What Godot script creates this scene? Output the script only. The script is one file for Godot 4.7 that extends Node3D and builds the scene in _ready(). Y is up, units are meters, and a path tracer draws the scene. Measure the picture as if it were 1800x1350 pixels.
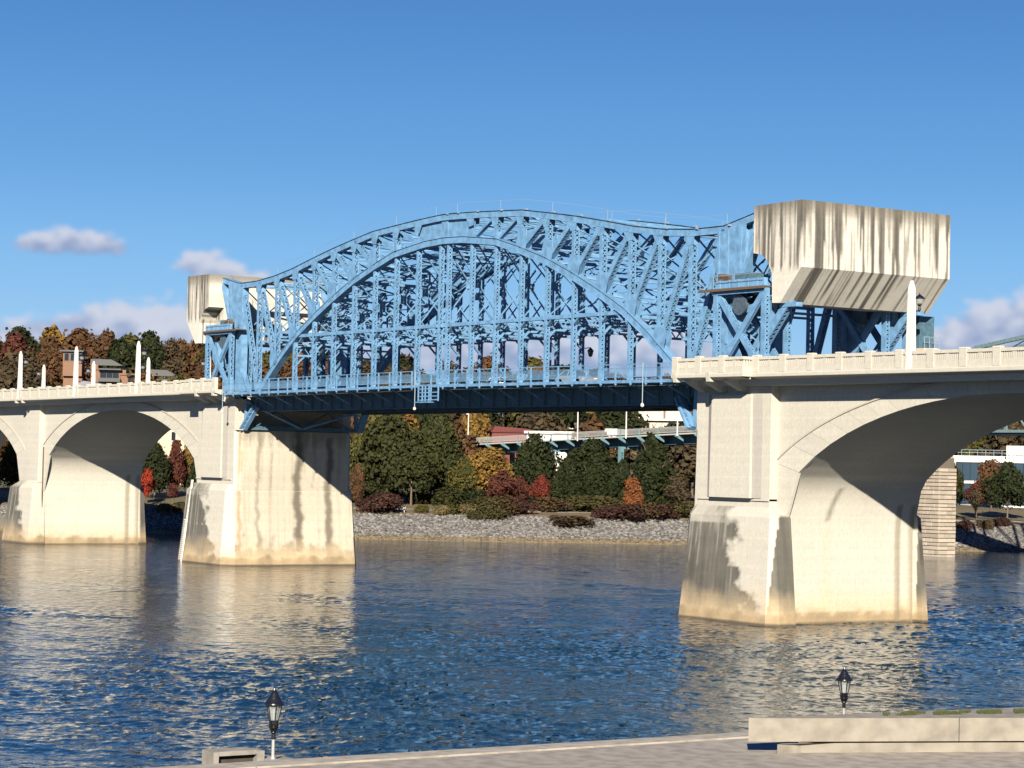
extends Node3D
# A blue double-leaf bascule bridge over a river, seen from the bank on an autumn afternoon.
# World axes: x runs along the bridge (camera end positive), y is height above the water, z across it.

const DECK_SLOPE := 0.0045
const EXPOSURE := 3.0
const SKY_ENERGY := 0.333
const TONE := 0.74

class MB:
	var v := PackedVector3Array()
	var n := PackedVector3Array()
	var c := PackedColorArray()
	var uv := PackedVector2Array()
	var col := Color(1, 1, 1)
	func put(p: Vector3, nn: Vector3, cc: Color, u := Vector2.ZERO) -> void:
		v.append(p); n.append(nn); c.append(cc); uv.append(u)
	func tri(a: Vector3, b: Vector3, d: Vector3, out: Vector3) -> void:
		var nn := (b - a).cross(d - a)
		if nn.length_squared() < 1e-14:
			return
		nn = nn.normalized()
		if nn.dot(out) > 0.0:
			put(a, nn, col); put(d, nn, col); put(b, nn, col)
		else:
			put(a, -nn, col); put(b, -nn, col); put(d, -nn, col)
	func quad(a: Vector3, b: Vector3, d: Vector3, e: Vector3, out: Vector3) -> void:
		tri(a, b, d, out)
		tri(a, d, e, out)
	func quad4(p: Array, out: Vector3, cc: Array, nn: Array, uu: Array) -> void:
		var g: Vector3 = (p[1] - p[0]).cross(p[2] - p[0])
		if g.length_squared() < 1e-14:
			g = (p[2] - p[0]).cross(p[3] - p[0])
		var order := [0, 1, 2, 0, 2, 3]
		if g.dot(out) > 0.0:
			order = [0, 2, 1, 0, 3, 2]
		for i in order:
			put(p[i], nn[i], cc[i], uu[i])
	func hexa(p: Array) -> void:   # p: bottom ring 0-3, top ring 4-7
		var m := Vector3.ZERO
		for q in p:
			m += q
		m /= 8.0
		for f in [[0, 1, 2, 3], [4, 5, 6, 7], [0, 1, 5, 4], [1, 2, 6, 5], [2, 3, 7, 6], [3, 0, 4, 7]]:
			var fc: Vector3 = (p[f[0]] + p[f[1]] + p[f[2]] + p[f[3]]) / 4.0
			quad(p[f[0]], p[f[1]], p[f[2]], p[f[3]], fc - m)
	func box(lo: Vector3, hi: Vector3) -> void:
		hexa([Vector3(lo.x, lo.y, lo.z), Vector3(hi.x, lo.y, lo.z), Vector3(hi.x, lo.y, hi.z), Vector3(lo.x, lo.y, hi.z), Vector3(lo.x, hi.y, lo.z), Vector3(hi.x, hi.y, lo.z), Vector3(hi.x, hi.y, hi.z), Vector3(lo.x, hi.y, hi.z)])
	func bar(a: Vector3, b: Vector3, w: float, h: float, up := Vector3(0, 0, 1)) -> void:   # w in the plane, h along up
		var d := (b - a).normalized()
		var s := d.cross(up)
		if s.length() < 0.02:
			s = d.cross(Vector3(1, 0, 0))
		s = s.normalized() * w * 0.5
		var t := s.cross(d).normalized() * h * 0.5
		hexa([a - s - t, a + s - t, a + s + t, a - s + t, b - s - t, b + s - t, b + s + t, b - s + t])
	func laced(a: Vector3, b: Vector3, w: float, h: float, plate0 := 0.9, plate1 := 0.9) -> void:   # two flanges and zigzag lacing on both faces
		var d := (b - a)
		var L := d.length()
		d /= L
		var s := d.cross(Vector3(0, 0, 1)).normalized()
		var z := Vector3(0, 0, 1)
		for k in [-1.0, 1.0]:
			bar(a + z * k * (h - 0.08) * 0.5, b + z * k * (h - 0.08) * 0.5, w, 0.08)
		for k in [-1.0, 1.0]:
			var off: Vector3 = s * k * (w * 0.5 - 0.02)
			bar(a + off, a + d * plate0 + off, 0.03, h - 0.16)
			bar(b + off, b - d * plate1 + off, 0.03, h - 0.16)
			var lo := plate0
			var hi := L - plate1
			var cnt := maxi(1, int(round((hi - lo) / (h * 0.8))))
			var st := (hi - lo) / cnt
			for i in cnt:
				var q := a + d * (lo + st * i) + off
				var r := a + d * (lo + st * (i + 1)) + off
				var e := z * (h * 0.40)
				if (i % 2 == 0) == (k > 0.0):
					e = -e
				bar(q - e, r + e, 0.09, 0.022, s)
				if k > 0.0:
					bar(q + e, r - e, 0.07, 0.018, s)
	func lathe(at: Vector3, prof: Array, seg: int) -> void:   # prof: [radius, y] from the bottom up
		for i in seg:
			var a0 := TAU * i / seg
			var a1 := TAU * (i + 1) / seg
			for k in prof.size() - 1:
				var r0: float = prof[k][0]
				var y0: float = prof[k][1]
				var r1: float = prof[k + 1][0]
				var y1: float = prof[k + 1][1]
				var p := [at + Vector3(cos(a0) * r0, y0, sin(a0) * r0), at + Vector3(cos(a1) * r0, y0, sin(a1) * r0), at + Vector3(cos(a1) * r1, y1, sin(a1) * r1), at + Vector3(cos(a0) * r1, y1, sin(a0) * r1)]
				var tn := Vector2(y1 - y0, r0 - r1).normalized()
				var n0 := Vector3(cos(a0) * tn.x, tn.y, sin(a0) * tn.x)
				var n1 := Vector3(cos(a1) * tn.x, tn.y, sin(a1) * tn.x)
				quad4(p, n0 + n1, [col, col, col, col], [n0, n1, n1, n0], [Vector2.ZERO, Vector2.ZERO, Vector2.ZERO, Vector2.ZERO])
	func tube(a: Vector3, b: Vector3, r0: float, r1: float, seg := 7) -> void:
		var d := (b - a).normalized()
		var s := d.cross(Vector3(0.3, 0.1, 1)).normalized()
		var t := d.cross(s)
		for i in seg:
			var a0 := TAU * i / seg
			var a1 := TAU * (i + 1) / seg
			var n0 := s * cos(a0) + t * sin(a0)
			var n1 := s * cos(a1) + t * sin(a1)
			quad4([a + n0 * r0, a + n1 * r0, b + n1 * r1, b + n0 * r1], n0 + n1, [col, col, col, col], [n0, n1, n1, n0], [Vector2.ZERO, Vector2.ZERO, Vector2.ZERO, Vector2.ZERO])
	func prism(poly: Array, off: Vector3) -> void:   # convex or star-shaped polygon pushed along off
		var m := Vector3.ZERO
		for q in poly:
			m += q
		m /= poly.size()
		for i in poly.size():
			var a: Vector3 = poly[i]
			var b: Vector3 = poly[(i + 1) % poly.size()]
			tri(m, a, b, -off)
			tri(m + off, a + off, b + off, off)
			var out := (a + b) * 0.5 - m
			var en := (b - a).cross(off)
			if en.dot(out) < 0.0:
				en = -en
			quad(a, b, b + off, a + off, en)
	func grid(f: Callable, nu: int, nv: int, out: Callable, cf: Callable) -> void:   # f(s, t) -> point, smooth normals
		var pts := []
		for j in nv + 1:
			for i in nu + 1:
				pts.append(f.call(float(i) / nu, float(j) / nv))
		var W := nu + 1
		var ns := []
		var cs := []
		for j in nv + 1:
			for i in nu + 1:
				var du: Vector3 = pts[j * W + mini(i + 1, nu)] - pts[j * W + maxi(i - 1, 0)]
				var dv: Vector3 = pts[mini(j + 1, nv) * W + i] - pts[maxi(j - 1, 0) * W + i]
				var nn := du.cross(dv).normalized()
				var p: Vector3 = pts[j * W + i]
				var o: Vector3 = out.call(p)
				if nn.dot(o) < 0.0:
					nn = -nn
				ns.append(nn)
				cs.append(cf.call(p))
		for j in nv:
			for i in nu:
				var k := [j * W + i, j * W + i + 1, (j + 1) * W + i + 1, (j + 1) * W + i]
				quad4([pts[k[0]], pts[k[1]], pts[k[2]], pts[k[3]]], ns[k[0]] + ns[k[2]], [cs[k[0]], cs[k[1]], cs[k[2]], cs[k[3]]], [ns[k[0]], ns[k[1]], ns[k[2]], ns[k[3]]], [Vector2.ZERO, Vector2.ZERO, Vector2.ZERO, Vector2.ZERO])
	func mesh(shift: Vector3) -> ArrayMesh:
		var m := ArrayMesh.new()
		var a := []
		a.resize(Mesh.ARRAY_MAX)
		var vv := PackedVector3Array()
		vv.resize(v.size())
		for i in v.size():
			vv[i] = v[i] - shift
		a[Mesh.ARRAY_VERTEX] = vv
		a[Mesh.ARRAY_NORMAL] = n
		a[Mesh.ARRAY_COLOR] = c
		a[Mesh.ARRAY_TEX_UV] = uv
		m.add_surface_from_arrays(Mesh.PRIMITIVE_TRIANGLES, a)
		return m

var M := {}
var taken := {}
var fine := FastNoiseLite.new()
var wide := FastNoiseLite.new()
var rng := RandomNumberGenerator.new()

func V(x: float, y: float, w: float) -> Vector3:   # w: distance across, from the near parapet side
	return Vector3(x, y, 8.95 - w)

func numbered(called: String) -> String:
	var k: int = taken.get(called, -1) + 1
	taken[called] = k
	return called if k == 0 else "%s_%03d" % [called, k]

func tag(o: Node, label: String, category: String, group := "", kind := "") -> void:
	if label: o.set_meta("label", label)
	if category: o.set_meta("category", category)
	if group: o.set_meta("group", group)
	if kind: o.set_meta("kind", kind)

func thing(called: String, label: String, category: String, where: Vector3, group := "", kind := "") -> Node3D:
	var o := Node3D.new()
	o.name = numbered(called)
	add_child(o)
	o.position = where
	tag(o, label, category, group, kind)
	return o

func origin_of(o: Node) -> Vector3:
	var p := Vector3.ZERO
	while o != null and o != self:
		p += (o as Node3D).position
		o = o.get_parent()
	return p

func obj(called: String, mb: MB, mat: Material, parent: Node = null) -> MeshInstance3D:
	var o := MeshInstance3D.new()
	if parent == null:
		var lo := Vector3(1e9, 1e9, 1e9)
		var hi := -lo
		for p in mb.v:
			lo = lo.min(p); hi = hi.max(p)
		var base := Vector3((lo.x + hi.x) * 0.5, lo.y, (lo.z + hi.z) * 0.5)
		o.mesh = mb.mesh(base)
		o.name = numbered(called)
		add_child(o)
		o.position = base
	else:
		o.mesh = mb.mesh(origin_of(parent))
		o.name = called
		parent.add_child(o, true)
	o.material_override = mat
	return o

func shared(called: String, mesh: Mesh, mat: Material, parent: Node, at: Vector3, turn := 0.0) -> MeshInstance3D:   # at: world position
	var o := MeshInstance3D.new()
	o.mesh = mesh
	o.material_override = mat
	o.name = called
	parent.add_child(o, true)
	o.position = at - origin_of(parent)
	o.rotation.y = turn
	return o

func lin(r: float, g: float, b: float) -> Color:   # a linear base colour
	return Color(r * TONE, g * TONE, b * TONE).linear_to_srgb()

func noise_tex(freq: float, lo: float, hi: float, seed_: int, size := 512, oct := 5) -> NoiseTexture2D:
	var t := NoiseTexture2D.new()
	var f := FastNoiseLite.new()
	f.seed = seed_
	f.frequency = freq
	f.fractal_octaves = oct
	t.noise = f
	t.width = size
	t.height = size
	t.seamless = true
	var g := Gradient.new()
	g.set_color(0, Color(lo, lo, lo))
	g.set_color(1, Color(hi, hi, hi))
	t.color_ramp = g
	return t

func bump_tex(freq: float, strength: float, seed_: int, size := 512, oct := 5) -> NoiseTexture2D:
	var t := noise_tex(freq, 0, 1, seed_, size, oct)
	t.color_ramp = null
	t.as_normal_map = true
	t.bump_strength = strength
	return t

func mat(called: String, c: Color, rough := 0.85, opt := {}) -> StandardMaterial3D:
	var m := StandardMaterial3D.new()
	m.resource_name = called
	m.albedo_color = c
	m.roughness = rough
	for k in opt:
		m.set(k, opt[k])
	M[called] = m
	return m

func tri_opt(scale_: float, tex: Texture2D, bump: Texture2D = null, bs := 0.5) -> Dictionary:
	var d := {"albedo_texture": tex, "uv1_triplanar": true, "uv1_world_triplanar": true, "uv1_scale": Vector3.ONE / scale_}
	if bump:
		d["normal_enabled"] = true
		d["normal_texture"] = bump
		d["normal_scale"] = bs
	return d

func board_tex() -> ImageTexture:   # board marks and pour lines of formed concrete
	var S := 512
	var im := Image.create(S, S, false, Image.FORMAT_RGB8)
	for y in S:
		var t := fmod(y / 512.0 * 4.0, 1.0)
		var row := fine.get_noise_2d(floorf(y / 16.0) * 31.0, 5.0) * 0.035
		var line := 0.03 if (t < 0.012) else (0.02 if fmod(y, 16.0) < 1.0 else 0.0)
		for x in S:
			var a := x / 512.0 * TAU
			var v := 0.945 + row + 0.05 * fine.get_noise_3d(cos(a) * 60.0, sin(a) * 60.0, y * 0.55) + 0.035 * wide.get_noise_3d(cos(a) * 300.0, sin(a) * 300.0, sin(y / 512.0 * TAU) * 200.0) - line
			im.set_pixel(x, y, Color(v, v, v))
	im.generate_mipmaps()
	return ImageTexture.create_from_image(im)

# ---------------------------------------------------------------- sky
func make_sky() -> Image:
	var W := 4096
	var H := 2048
	var im := Image.create(W, H, false, Image.FORMAT_RGBH)
	var stops := [[-1.6, Color(0.20, 0.22, 0.22)], [-0.06, Color(0.42, 0.48, 0.54)], [0.0, Color(0.71, 0.83, 0.95)], [0.05, Color(0.62, 0.80, 0.95)], [0.09, Color(0.52, 0.74, 0.935)], [0.13, Color(0.425, 0.655, 0.885)], [0.20, Color(0.325, 0.545, 0.805)], [0.35, Color(0.20, 0.41, 0.70)], [0.8, Color(0.13, 0.30, 0.62)], [1.6, Color(0.10, 0.24, 0.54)]]
	var blobs := [   # bearing from the view axis, height (radians), half width, half height, strength
		[-0.202, 0.0936, 0.0125, 0.0042, 1.15], [-0.186, 0.0955, 0.0115, 0.0048, 1.15], [-0.174, 0.0930, 0.009, 0.003, 0.8],
		[-0.136, 0.0875, 0.008, 0.0052, 1.1], [-0.126, 0.0842, 0.010, 0.0042, 1.05], [-0.115, 0.0815, 0.009, 0.0028, 0.8], [-0.101, 0.083, 0.006, 0.002, 0.5],
		[-0.201, 0.0555, 0.016, 0.0068, 1.1], [-0.178, 0.0560, 0.012, 0.0090, 1.25], [-0.164, 0.0555, 0.012, 0.010, 1.15], [-0.149, 0.0560, 0.012, 0.0095, 1.2], [-0.168, 0.0500, 0.030, 0.0045, 0.7], [-0.220, 0.0510, 0.008, 0.005, 1.0],
		[-0.06, 0.050, 0.03, 0.006, 0.6], [-0.02, 0.0530, 0.025, 0.009, 0.9], [0.02, 0.0500, 0.03, 0.010, 1.05], [0.05, 0.0560, 0.02, 0.009, 1.0], [0.075, 0.0545, 0.022, 0.010, 1.0], [0.03, 0.041, 0.06, 0.005, 0.9],
		[0.190, 0.0555, 0.016, 0.008, 1.0], [0.206, 0.0630, 0.013, 0.0105, 1.2], [0.222, 0.0660, 0.016, 0.0110, 1.2], [0.21, 0.0520, 0.030, 0.008, 1.1], [0.25, 0.058, 0.02, 0.012, 1.0]]
	for j in H:
		var el := PI * 0.5 - (j + 0.5) / H * PI
		var c: Color = stops[0][1]
		for k in stops.size() - 1:
			if el >= stops[k][0]:
				c = (stops[k][1] as Color).lerp(stops[k + 1][1], clampf((el - stops[k][0]) / (stops[k + 1][0] - stops[k][0]), 0, 1))
		c = c.srgb_to_linear()
		im.fill_rect(Rect2i(0, j, W, 1), c)
		if el < 0.0 or el > 0.125:
			continue
		for i in W:
			var az := (i + 0.5) / W * TAU - 5.2984 + 0.0025
			if az < -PI: az += TAU
			if az > PI: az -= TAU
			var d := 0.0
			var hi := 0.0
			var tot := 0.001
			if absf(az) < 0.30:
				var el2 := el + 0.0040
				for b in blobs:
					var q := Vector2((az - b[0]) / b[2], (el2 - b[1]) / b[3])
					if el2 < b[1]:
						q.y *= 1.5
					var l := q.length_squared()
					if l < 6.0:
						var wgt: float = b[4] * exp(-l * 0.8)
						hi += wgt * (q.y if q.y > 0.0 else q.y * 0.7)
						tot += wgt
						d = maxf(d, b[4] * exp(-l * 0.55)) if d == 0.0 else d + b[4] * exp(-l * 0.55) * (1.0 - d * 0.6)
			else:
				var e := (el - 0.052) / 0.020
				d = exp(-e * e) * clampf(wide.get_noise_2d(az * 260.0, 40.0) * 1.6 + 0.45, 0, 1.1)
			if d < 0.02:
				continue
			var nz := fine.get_noise_2d(az * 1500.0, el * 2600.0)
			var n2 := wide.get_noise_2d(az * 900.0 + 50.0, el * 1900.0)
			var a := smoothstep(0.40, 0.84, d + nz * 0.46 + n2 * 0.20)
			if a <= 0.0:
				continue
			var lit := clampf(0.46 + nz * 0.8 + n2 * 0.7 + (hi / tot) * 0.62, 0, 1)
			var cc := Color(0.575, 0.635, 0.775).lerp(Color(0.82, 0.835, 0.895), lit).srgb_to_linear()
			im.set_pixel(i, j, c.lerp(cc, a * 0.92))
	return im

# ---------------------------------------------------------------- shape of the land
const BV := [-295.0, -115.0, -15.0, 37.0, 63.0, 85.0, 109.0, 135.0, 165.0, 215.0, 305.0, 605.0]
const BX := [-207.5, -192.5, -167.5, -142.5, -116.5, -105.5, -95.5, -75.5, -59.5, -37.5, -7.5, 72.5]
const LS := [-9.0, -3.0, 0.0, 1.5, 9.0, 45.0, 82.0, 221.0, 391.0, 900.0]
const LH := [-3.0, -1.0, 0.0, 0.5, 4.1, 6.0, 8.4, 31.5, 34.5, 33.0]

func lookup(x: float, xs: Array, ys: Array) -> float:
	if x <= xs[0]:
		return ys[0]
	for i in xs.size() - 1:
		if x <= xs[i + 1]:
			return lerpf(ys[i], ys[i + 1], (x - xs[i]) / (xs[i + 1] - xs[i]))
	return ys[-1]

func inland(x: float, w: float) -> float:
	return (lookup(w, BV, BX) - x) * 0.8

func land(x: float, w: float) -> float:
	var s := inland(x, w)
	var h := lookup(s, LS, LH)
	return h if s < 140.0 else lerpf(h, lookup(140.0, LS, LH), 0.55 * clampf((w - 130.0) / 90.0, 0, 1))

# ---------------------------------------------------------------- colours with wear
const WHITE := Color(0.475, 0.455, 0.402)
const TAN := Color(0.30, 0.225, 0.135)
const ORANGE := Color(0.56, 0.43, 0.26)
const GREY := Color(0.098, 0.093, 0.079)
const SOOT := Color(0.085, 0.078, 0.062)

func tideline(p: Vector3, c: Color) -> Color:   # silt that the river left just above the water
	var n := fine.get_noise_3d(p.x * 9.0, p.y * 9.0, p.z * 9.0)
	var n2 := wide.get_noise_3d(p.x * 30.0, p.y * 30.0, p.z * 30.0)
	c = c.lerp(ORANGE, clampf((3.0 + n2 * 1.0 - p.y) / 2.4, 0, 1) * 0.75)
	var k := smoothstep(1.15, 0.75, p.y + n * 0.5)
	c = c.lerp(TAN * (1.0 + n * 0.5), k * 0.9)
	if p.y < 0.12:
		c = c.lerp(Color(0.035, 0.03, 0.02), 0.8)
	return c

func clean_col(p: Vector3) -> Color:
	var n := fine.get_noise_3d(p.x * 2.0, p.y * 2.0, p.z * 2.0)
	var n2 := wide.get_noise_3d(p.x * 12.0, p.y * 4.0, p.z * 12.0)
	return tideline(p, WHITE * (1.0 + n * 0.06 + n2 * 0.07))

func streak(t: float, y: float, k: float) -> float:   # vertical run marks
	return fine.get_noise_2d(t * k, y * k * 0.035)

func barrel_col(p: Vector3) -> Color:
	var c := clean_col(p)
	var n := fine.get_noise_3d(p.x * 1.0, p.y * 22.0, p.z * 0.8)
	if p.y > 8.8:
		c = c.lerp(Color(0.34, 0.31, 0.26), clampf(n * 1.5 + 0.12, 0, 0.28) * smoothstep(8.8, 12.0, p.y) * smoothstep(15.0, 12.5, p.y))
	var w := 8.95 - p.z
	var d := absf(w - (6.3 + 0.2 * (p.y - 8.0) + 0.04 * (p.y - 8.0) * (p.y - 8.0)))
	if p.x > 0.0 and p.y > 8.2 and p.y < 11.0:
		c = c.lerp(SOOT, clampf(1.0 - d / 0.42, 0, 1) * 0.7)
	elif p.x > 0.0 and p.y > 2.0 and p.y <= 8.0 and absf(w - 6.3) < 0.3:
		c = c.lerp(ORANGE, 0.25)
	for q in [[14.1, 0.35], [15.6, 0.28]]:
		var e: float = absf(w - q[0] + streak(3.0, p.y, 9.0) * 0.3) / q[1]
		if e < 1.0 and p.y < 9.5:
			c = c.lerp(Color(0.20, 0.165, 0.11), (1.0 - e * e) * 0.8)
	return c

func stained_col(p: Vector3) -> Color:   # the broad face under the lifting span
	var w := 8.95 - p.z
	var n := fine.get_noise_3d(p.x * 3.0, p.y * 3.0, p.z * 3.0)
	var c := Color(0.46, 0.42, 0.345) * (1.0 + n * 0.12)
	var f := streak(w, p.y, 26.0)
	c = c.lerp(Color(0.33, 0.29, 0.22), clampf(f * 1.5 - 0.1, 0, 0.6))
	for q in [[3.6, 0.30, 0.45, 15.5, 2.0], [5.3, 0.10, 0.35, 14.0, 8.0], [8.9, 0.62, 0.95, 15.5, 1.6], [12.9, 0.50, 0.85, 14.8, 0.9], [10.9, 0.16, 0.35, 15.0, 9.0], [1.25, 0.25, 0.55, 15.5, 0.5]]:
		var e: float = absf(w - q[0] + fine.get_noise_2d(q[0] * 91.0, p.y * 7.0) * 0.35) / (q[1] * (1.0 + 0.5 * fine.get_noise_2d(p.y * 16.0, q[0] * 40.0)))
		if e < 1.3 and p.y < q[3] and p.y > q[4]:
			c = c.lerp(Color(0.115, 0.10, 0.075) if q[0] != 1.25 else Color(0.36, 0.20, 0.08), smoothstep(1.3, 0.3, e) * q[2])
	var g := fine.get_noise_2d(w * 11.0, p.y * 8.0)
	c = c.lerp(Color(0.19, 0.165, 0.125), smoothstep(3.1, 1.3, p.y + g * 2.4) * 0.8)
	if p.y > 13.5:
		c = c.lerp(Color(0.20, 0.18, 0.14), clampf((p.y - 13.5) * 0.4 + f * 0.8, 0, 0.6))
	return tideline(p, c)

func grey_col(p: Vector3, x0: float, x1: float) -> Color:   # weathered pier foot; t runs from the dirty end to the white end
	var t := (p.x - x0) / (x1 - x0)
	var n := fine.get_noise_3d(p.x * 4.0, p.y * 4.0, p.z * 4.0)
	var c := GREY * (1.0 + n * 0.5 + streak(p.x, p.y, 30.0) * 0.4)
	var edge := 0.50 + fine.get_noise_2d(p.y * 9.0, x0 + p.x * 6.0) * 0.22 + (0.14 if p.y < 4.4 else 0.0) + (0.14 if p.y < 2.6 else 0.0)
	if t > edge:
		c = c.lerp(WHITE * (1.0 + n * 0.05), smoothstep(edge - 0.06, edge + 0.10, t))
	else:
		var run := fine.get_noise_2d(p.x * 46.0 + 30.0, p.y * 0.9)
		c = c.lerp(Color(0.27, 0.26, 0.228), smoothstep(0.12, 0.42, run + (p.y - 5.5) * 0.035) * 0.75 * smoothstep(1.5, 3.5, p.y))
	if p.y > 7.9 and t < edge:
		c = c.lerp(Color(0.45, 0.43, 0.38), clampf(0.4 + n, 0, 0.8))
	return tideline(p, c)

func weight_col(p: Vector3) -> Color:   # run marks down the counterweight
	var t := p.z if absf(p.x) > 54.6 or p.y < 28.5 else p.x * 1.3 + 7.0
	var a := fine.get_noise_2d(t * 18.0, p.y * 0.5)
	var b := fine.get_noise_2d(t * 62.0 + 40.0, p.y * 1.1)
	var d := wide.get_noise_2d(t * 30.0, 11.0)
	var fade := clampf((p.y - 24.5) / 9.0, 0, 1)
	var k := smoothstep(0.05, 0.22, a * 1.15 + b * 0.52 + d * 0.4 + (fade - 0.62) * 0.30)
	var c := Color(0.55, 0.525, 0.47) * (1.0 + fine.get_noise_3d(p.x * 5.0, p.y * 5.0, p.z * 5.0) * 0.1)
	c = c.lerp(Color(0.040, 0.036, 0.030), k * 0.92)
	c = c.lerp(Color(0.16, 0.148, 0.125), smoothstep(0.12, 0.4, b * 1.2 + (fade - 0.5) * 0.4) * 0.7)
	var top := smoothstep(32.2 + b * 1.3 + a * 1.2, 33.6, p.y)
	c = c.lerp(Color(0.12, 0.105, 0.08), top * 0.8)
	return c

func _ready() -> void:
	# ---- camera
	var cam := Camera3D.new()
	cam.name = "camera"
	add_child(cam)
	var th := 0.585
	var fwd := Vector3(-cos(th), 0, -sin(th))
	var right := Vector3(sin(th), 0, -cos(th))
	var tilt := 0.035
	var f2 := fwd * cos(tilt) + Vector3.UP * sin(tilt)
	var u2 := Vector3.UP * cos(tilt) - fwd * sin(tilt)
	cam.transform = Transform3D(Basis(right, u2, -f2), Vector3(192.163, 12.287, 125.633))
	cam.rotate_object_local(Vector3(0, 0, 1), 0.022)
	cam.keep_aspect = Camera3D.KEEP_HEIGHT
	cam.fov = rad_to_deg(2.0 * atan(675.0 / 4006.86))
	cam.near = 0.5
	cam.far = 4000.0
	cam.current = true
	# ---- sky, sun, exposure
	fine.seed = 3
	fine.frequency = 0.05
	fine.fractal_octaves = 4
	wide.seed = 8
	wide.frequency = 0.01
	wide.fractal_octaves = 4
	var pano := PanoramaSkyMaterial.new()
	pano.panorama = ImageTexture.create_from_image(make_sky())
	pano.energy_multiplier = SKY_ENERGY
	var sky := Sky.new()
	sky.sky_material = pano
	var env := Environment.new()
	env.background_mode = Environment.BG_SKY
	env.sky = sky
	env.tonemap_mode = Environment.TONE_MAPPER_LINEAR
	env.tonemap_exposure = EXPOSURE
	env.sdfgi_enabled = true
	env.ssao_enabled = true
	env.ssil_enabled = true
	var we := WorldEnvironment.new()
	we.name = "environment"
	we.environment = env
	add_child(we)
	var sun := DirectionalLight3D.new()
	sun.name = "sun"
	add_child(sun)
	sun.light_energy = 1.6
	sun.light_color = Color(1.0, 0.955, 0.875)
	sun.light_angular_distance = 0.5
	sun.shadow_enabled = true
	sun.look_at_from_position(Vector3.ZERO, Vector3(-1.26, -0.715, -1.0), Vector3.UP)
	# ---- materials
	var speck := noise_tex(0.012, 0.88, 1.02, 1)
	var grain := bump_tex(0.03, 3.0, 2)
	var soft := noise_tex(0.012, 0.80, 1.06, 4)
	mat("blue", lin(0.128, 0.272, 0.462), 0.55, tri_opt(7.0, soft))
	mat("dark_blue", lin(0.060, 0.125, 0.175), 0.6, tri_opt(3.0, soft))
	mat("dark_steel", lin(0.06, 0.09, 0.12), 0.5, tri_opt(3.0, soft))
	mat("steel_line", lin(0.20, 0.27, 0.33), 0.5)
	mat("pale_steel", lin(0.38, 0.39, 0.385), 0.6)
	mat("teal", lin(0.10, 0.20, 0.235), 0.6)
	mat("grey_green", lin(0.13, 0.20, 0.22), 0.6, tri_opt(3.0, soft))
	mat("concrete", lin(1, 1, 1), 0.9, tri_opt(4.8, board_tex(), grain, 0.10))
	M.concrete.vertex_color_use_as_albedo = true
	mat("paving", lin(1, 1, 1), 0.88, tri_opt(2.3, noise_tex(0.009, 0.80, 1.08, 14, 512, 6), grain, 0.15))
	M.paving.vertex_color_use_as_albedo = true
	mat("stone", lin(1, 1, 1), 0.95, tri_opt(0.9, noise_tex(0.02, 0.6, 1.1, 5), bump_tex(0.03, 6.0, 6), 0.8))
	M.stone.vertex_color_use_as_albedo = true
	mat("mortar", lin(0.10, 0.085, 0.065), 0.95)
	mat("rock", lin(1, 1, 1), 0.95)
	M.rock.vertex_color_use_as_albedo = true
	mat("soil", lin(1, 1, 1), 1.0, tri_opt(5.0, noise_tex(0.02, 0.6, 1.15, 7)))
	M.soil.vertex_color_use_as_albedo = true
	mat("asphalt", lin(0.055, 0.055, 0.055), 0.9, tri_opt(2.0, speck))
	mat("rusty", lin(0.10, 0.065, 0.04), 0.8, tri_opt(1.0, speck))
	mat("black_iron", lin(0.008, 0.008, 0.009), 0.22, {"metallic_specular": 0.6})
	mat("grey_pole", lin(0.42, 0.42, 0.41), 0.35, {"metallic": 0.4})
	mat("frosted", Color(0.55, 0.57, 0.57, 0.45), 0.4, {"transparency": BaseMaterial3D.TRANSPARENCY_ALPHA, "cull_mode": BaseMaterial3D.CULL_DISABLED})
	mat("dark_glass", lin(0.015, 0.02, 0.025), 0.08)
	mat("blue_glass", lin(0.03, 0.05, 0.075), 0.06)
	mat("brick", lin(0.19, 0.105, 0.065), 0.9, tri_opt(3.0, speck))
	mat("slate", lin(0.055, 0.055, 0.06), 0.7, tri_opt(3.0, speck))
	mat("cream", lin(0.50, 0.42, 0.30), 0.9, tri_opt(3.0, speck))
	mat("grey_siding", lin(0.36, 0.36, 0.36), 0.9, tri_opt(3.0, speck))
	mat("metal_roof", lin(0.36, 0.38, 0.40), 0.6, tri_opt(3.0, speck))
	mat("red_siding", lin(0.13, 0.03, 0.025), 0.8, tri_opt(3.0, speck))
	mat("white_wall", lin(0.62, 0.61, 0.58), 0.8, tri_opt(3.0, soft))
	mat("pink_wall", lin(0.55, 0.47, 0.40), 0.9, tri_opt(3.0, soft))
	mat("brown_trim", lin(0.08, 0.05, 0.03), 0.8)
	mat("trim", lin(0.5, 0.48, 0.42), 0.8)
	mat("bark", lin(0.10, 0.075, 0.055), 0.95)
	mat("grass", lin(0.05, 0.062, 0.016), 0.9, {"cull_mode": BaseMaterial3D.CULL_DISABLED})
	mat("tyre", lin(0.02, 0.02, 0.02), 0.9)
	mat("cloth", lin(1, 1, 1), 0.9, {"vertex_color_use_as_albedo": true})
	mat("car_dark", lin(0.03, 0.035, 0.045), 0.25, {"clearcoat_enabled": true})
	mat("car_silver", lin(0.26, 0.28, 0.30), 0.3, {"clearcoat_enabled": true, "metallic": 0.3})
	mat("car_white", lin(0.7, 0.7, 0.68), 0.3, {"clearcoat_enabled": true})
	mat("water", lin(0.006, 0.024, 0.046), 0.04, {"metallic_specular": 0.31, "normal_enabled": true, "normal_texture": bump_tex(0.013, 8.0, 21, 1024, 6), "normal_scale": 0.40, "uv1_scale": Vector3(1.0 / 21.0, 1.0 / 16.0, 1.0)})
	# ---- setting
	build_land()
	build_water()
	build_foreground()
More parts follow.
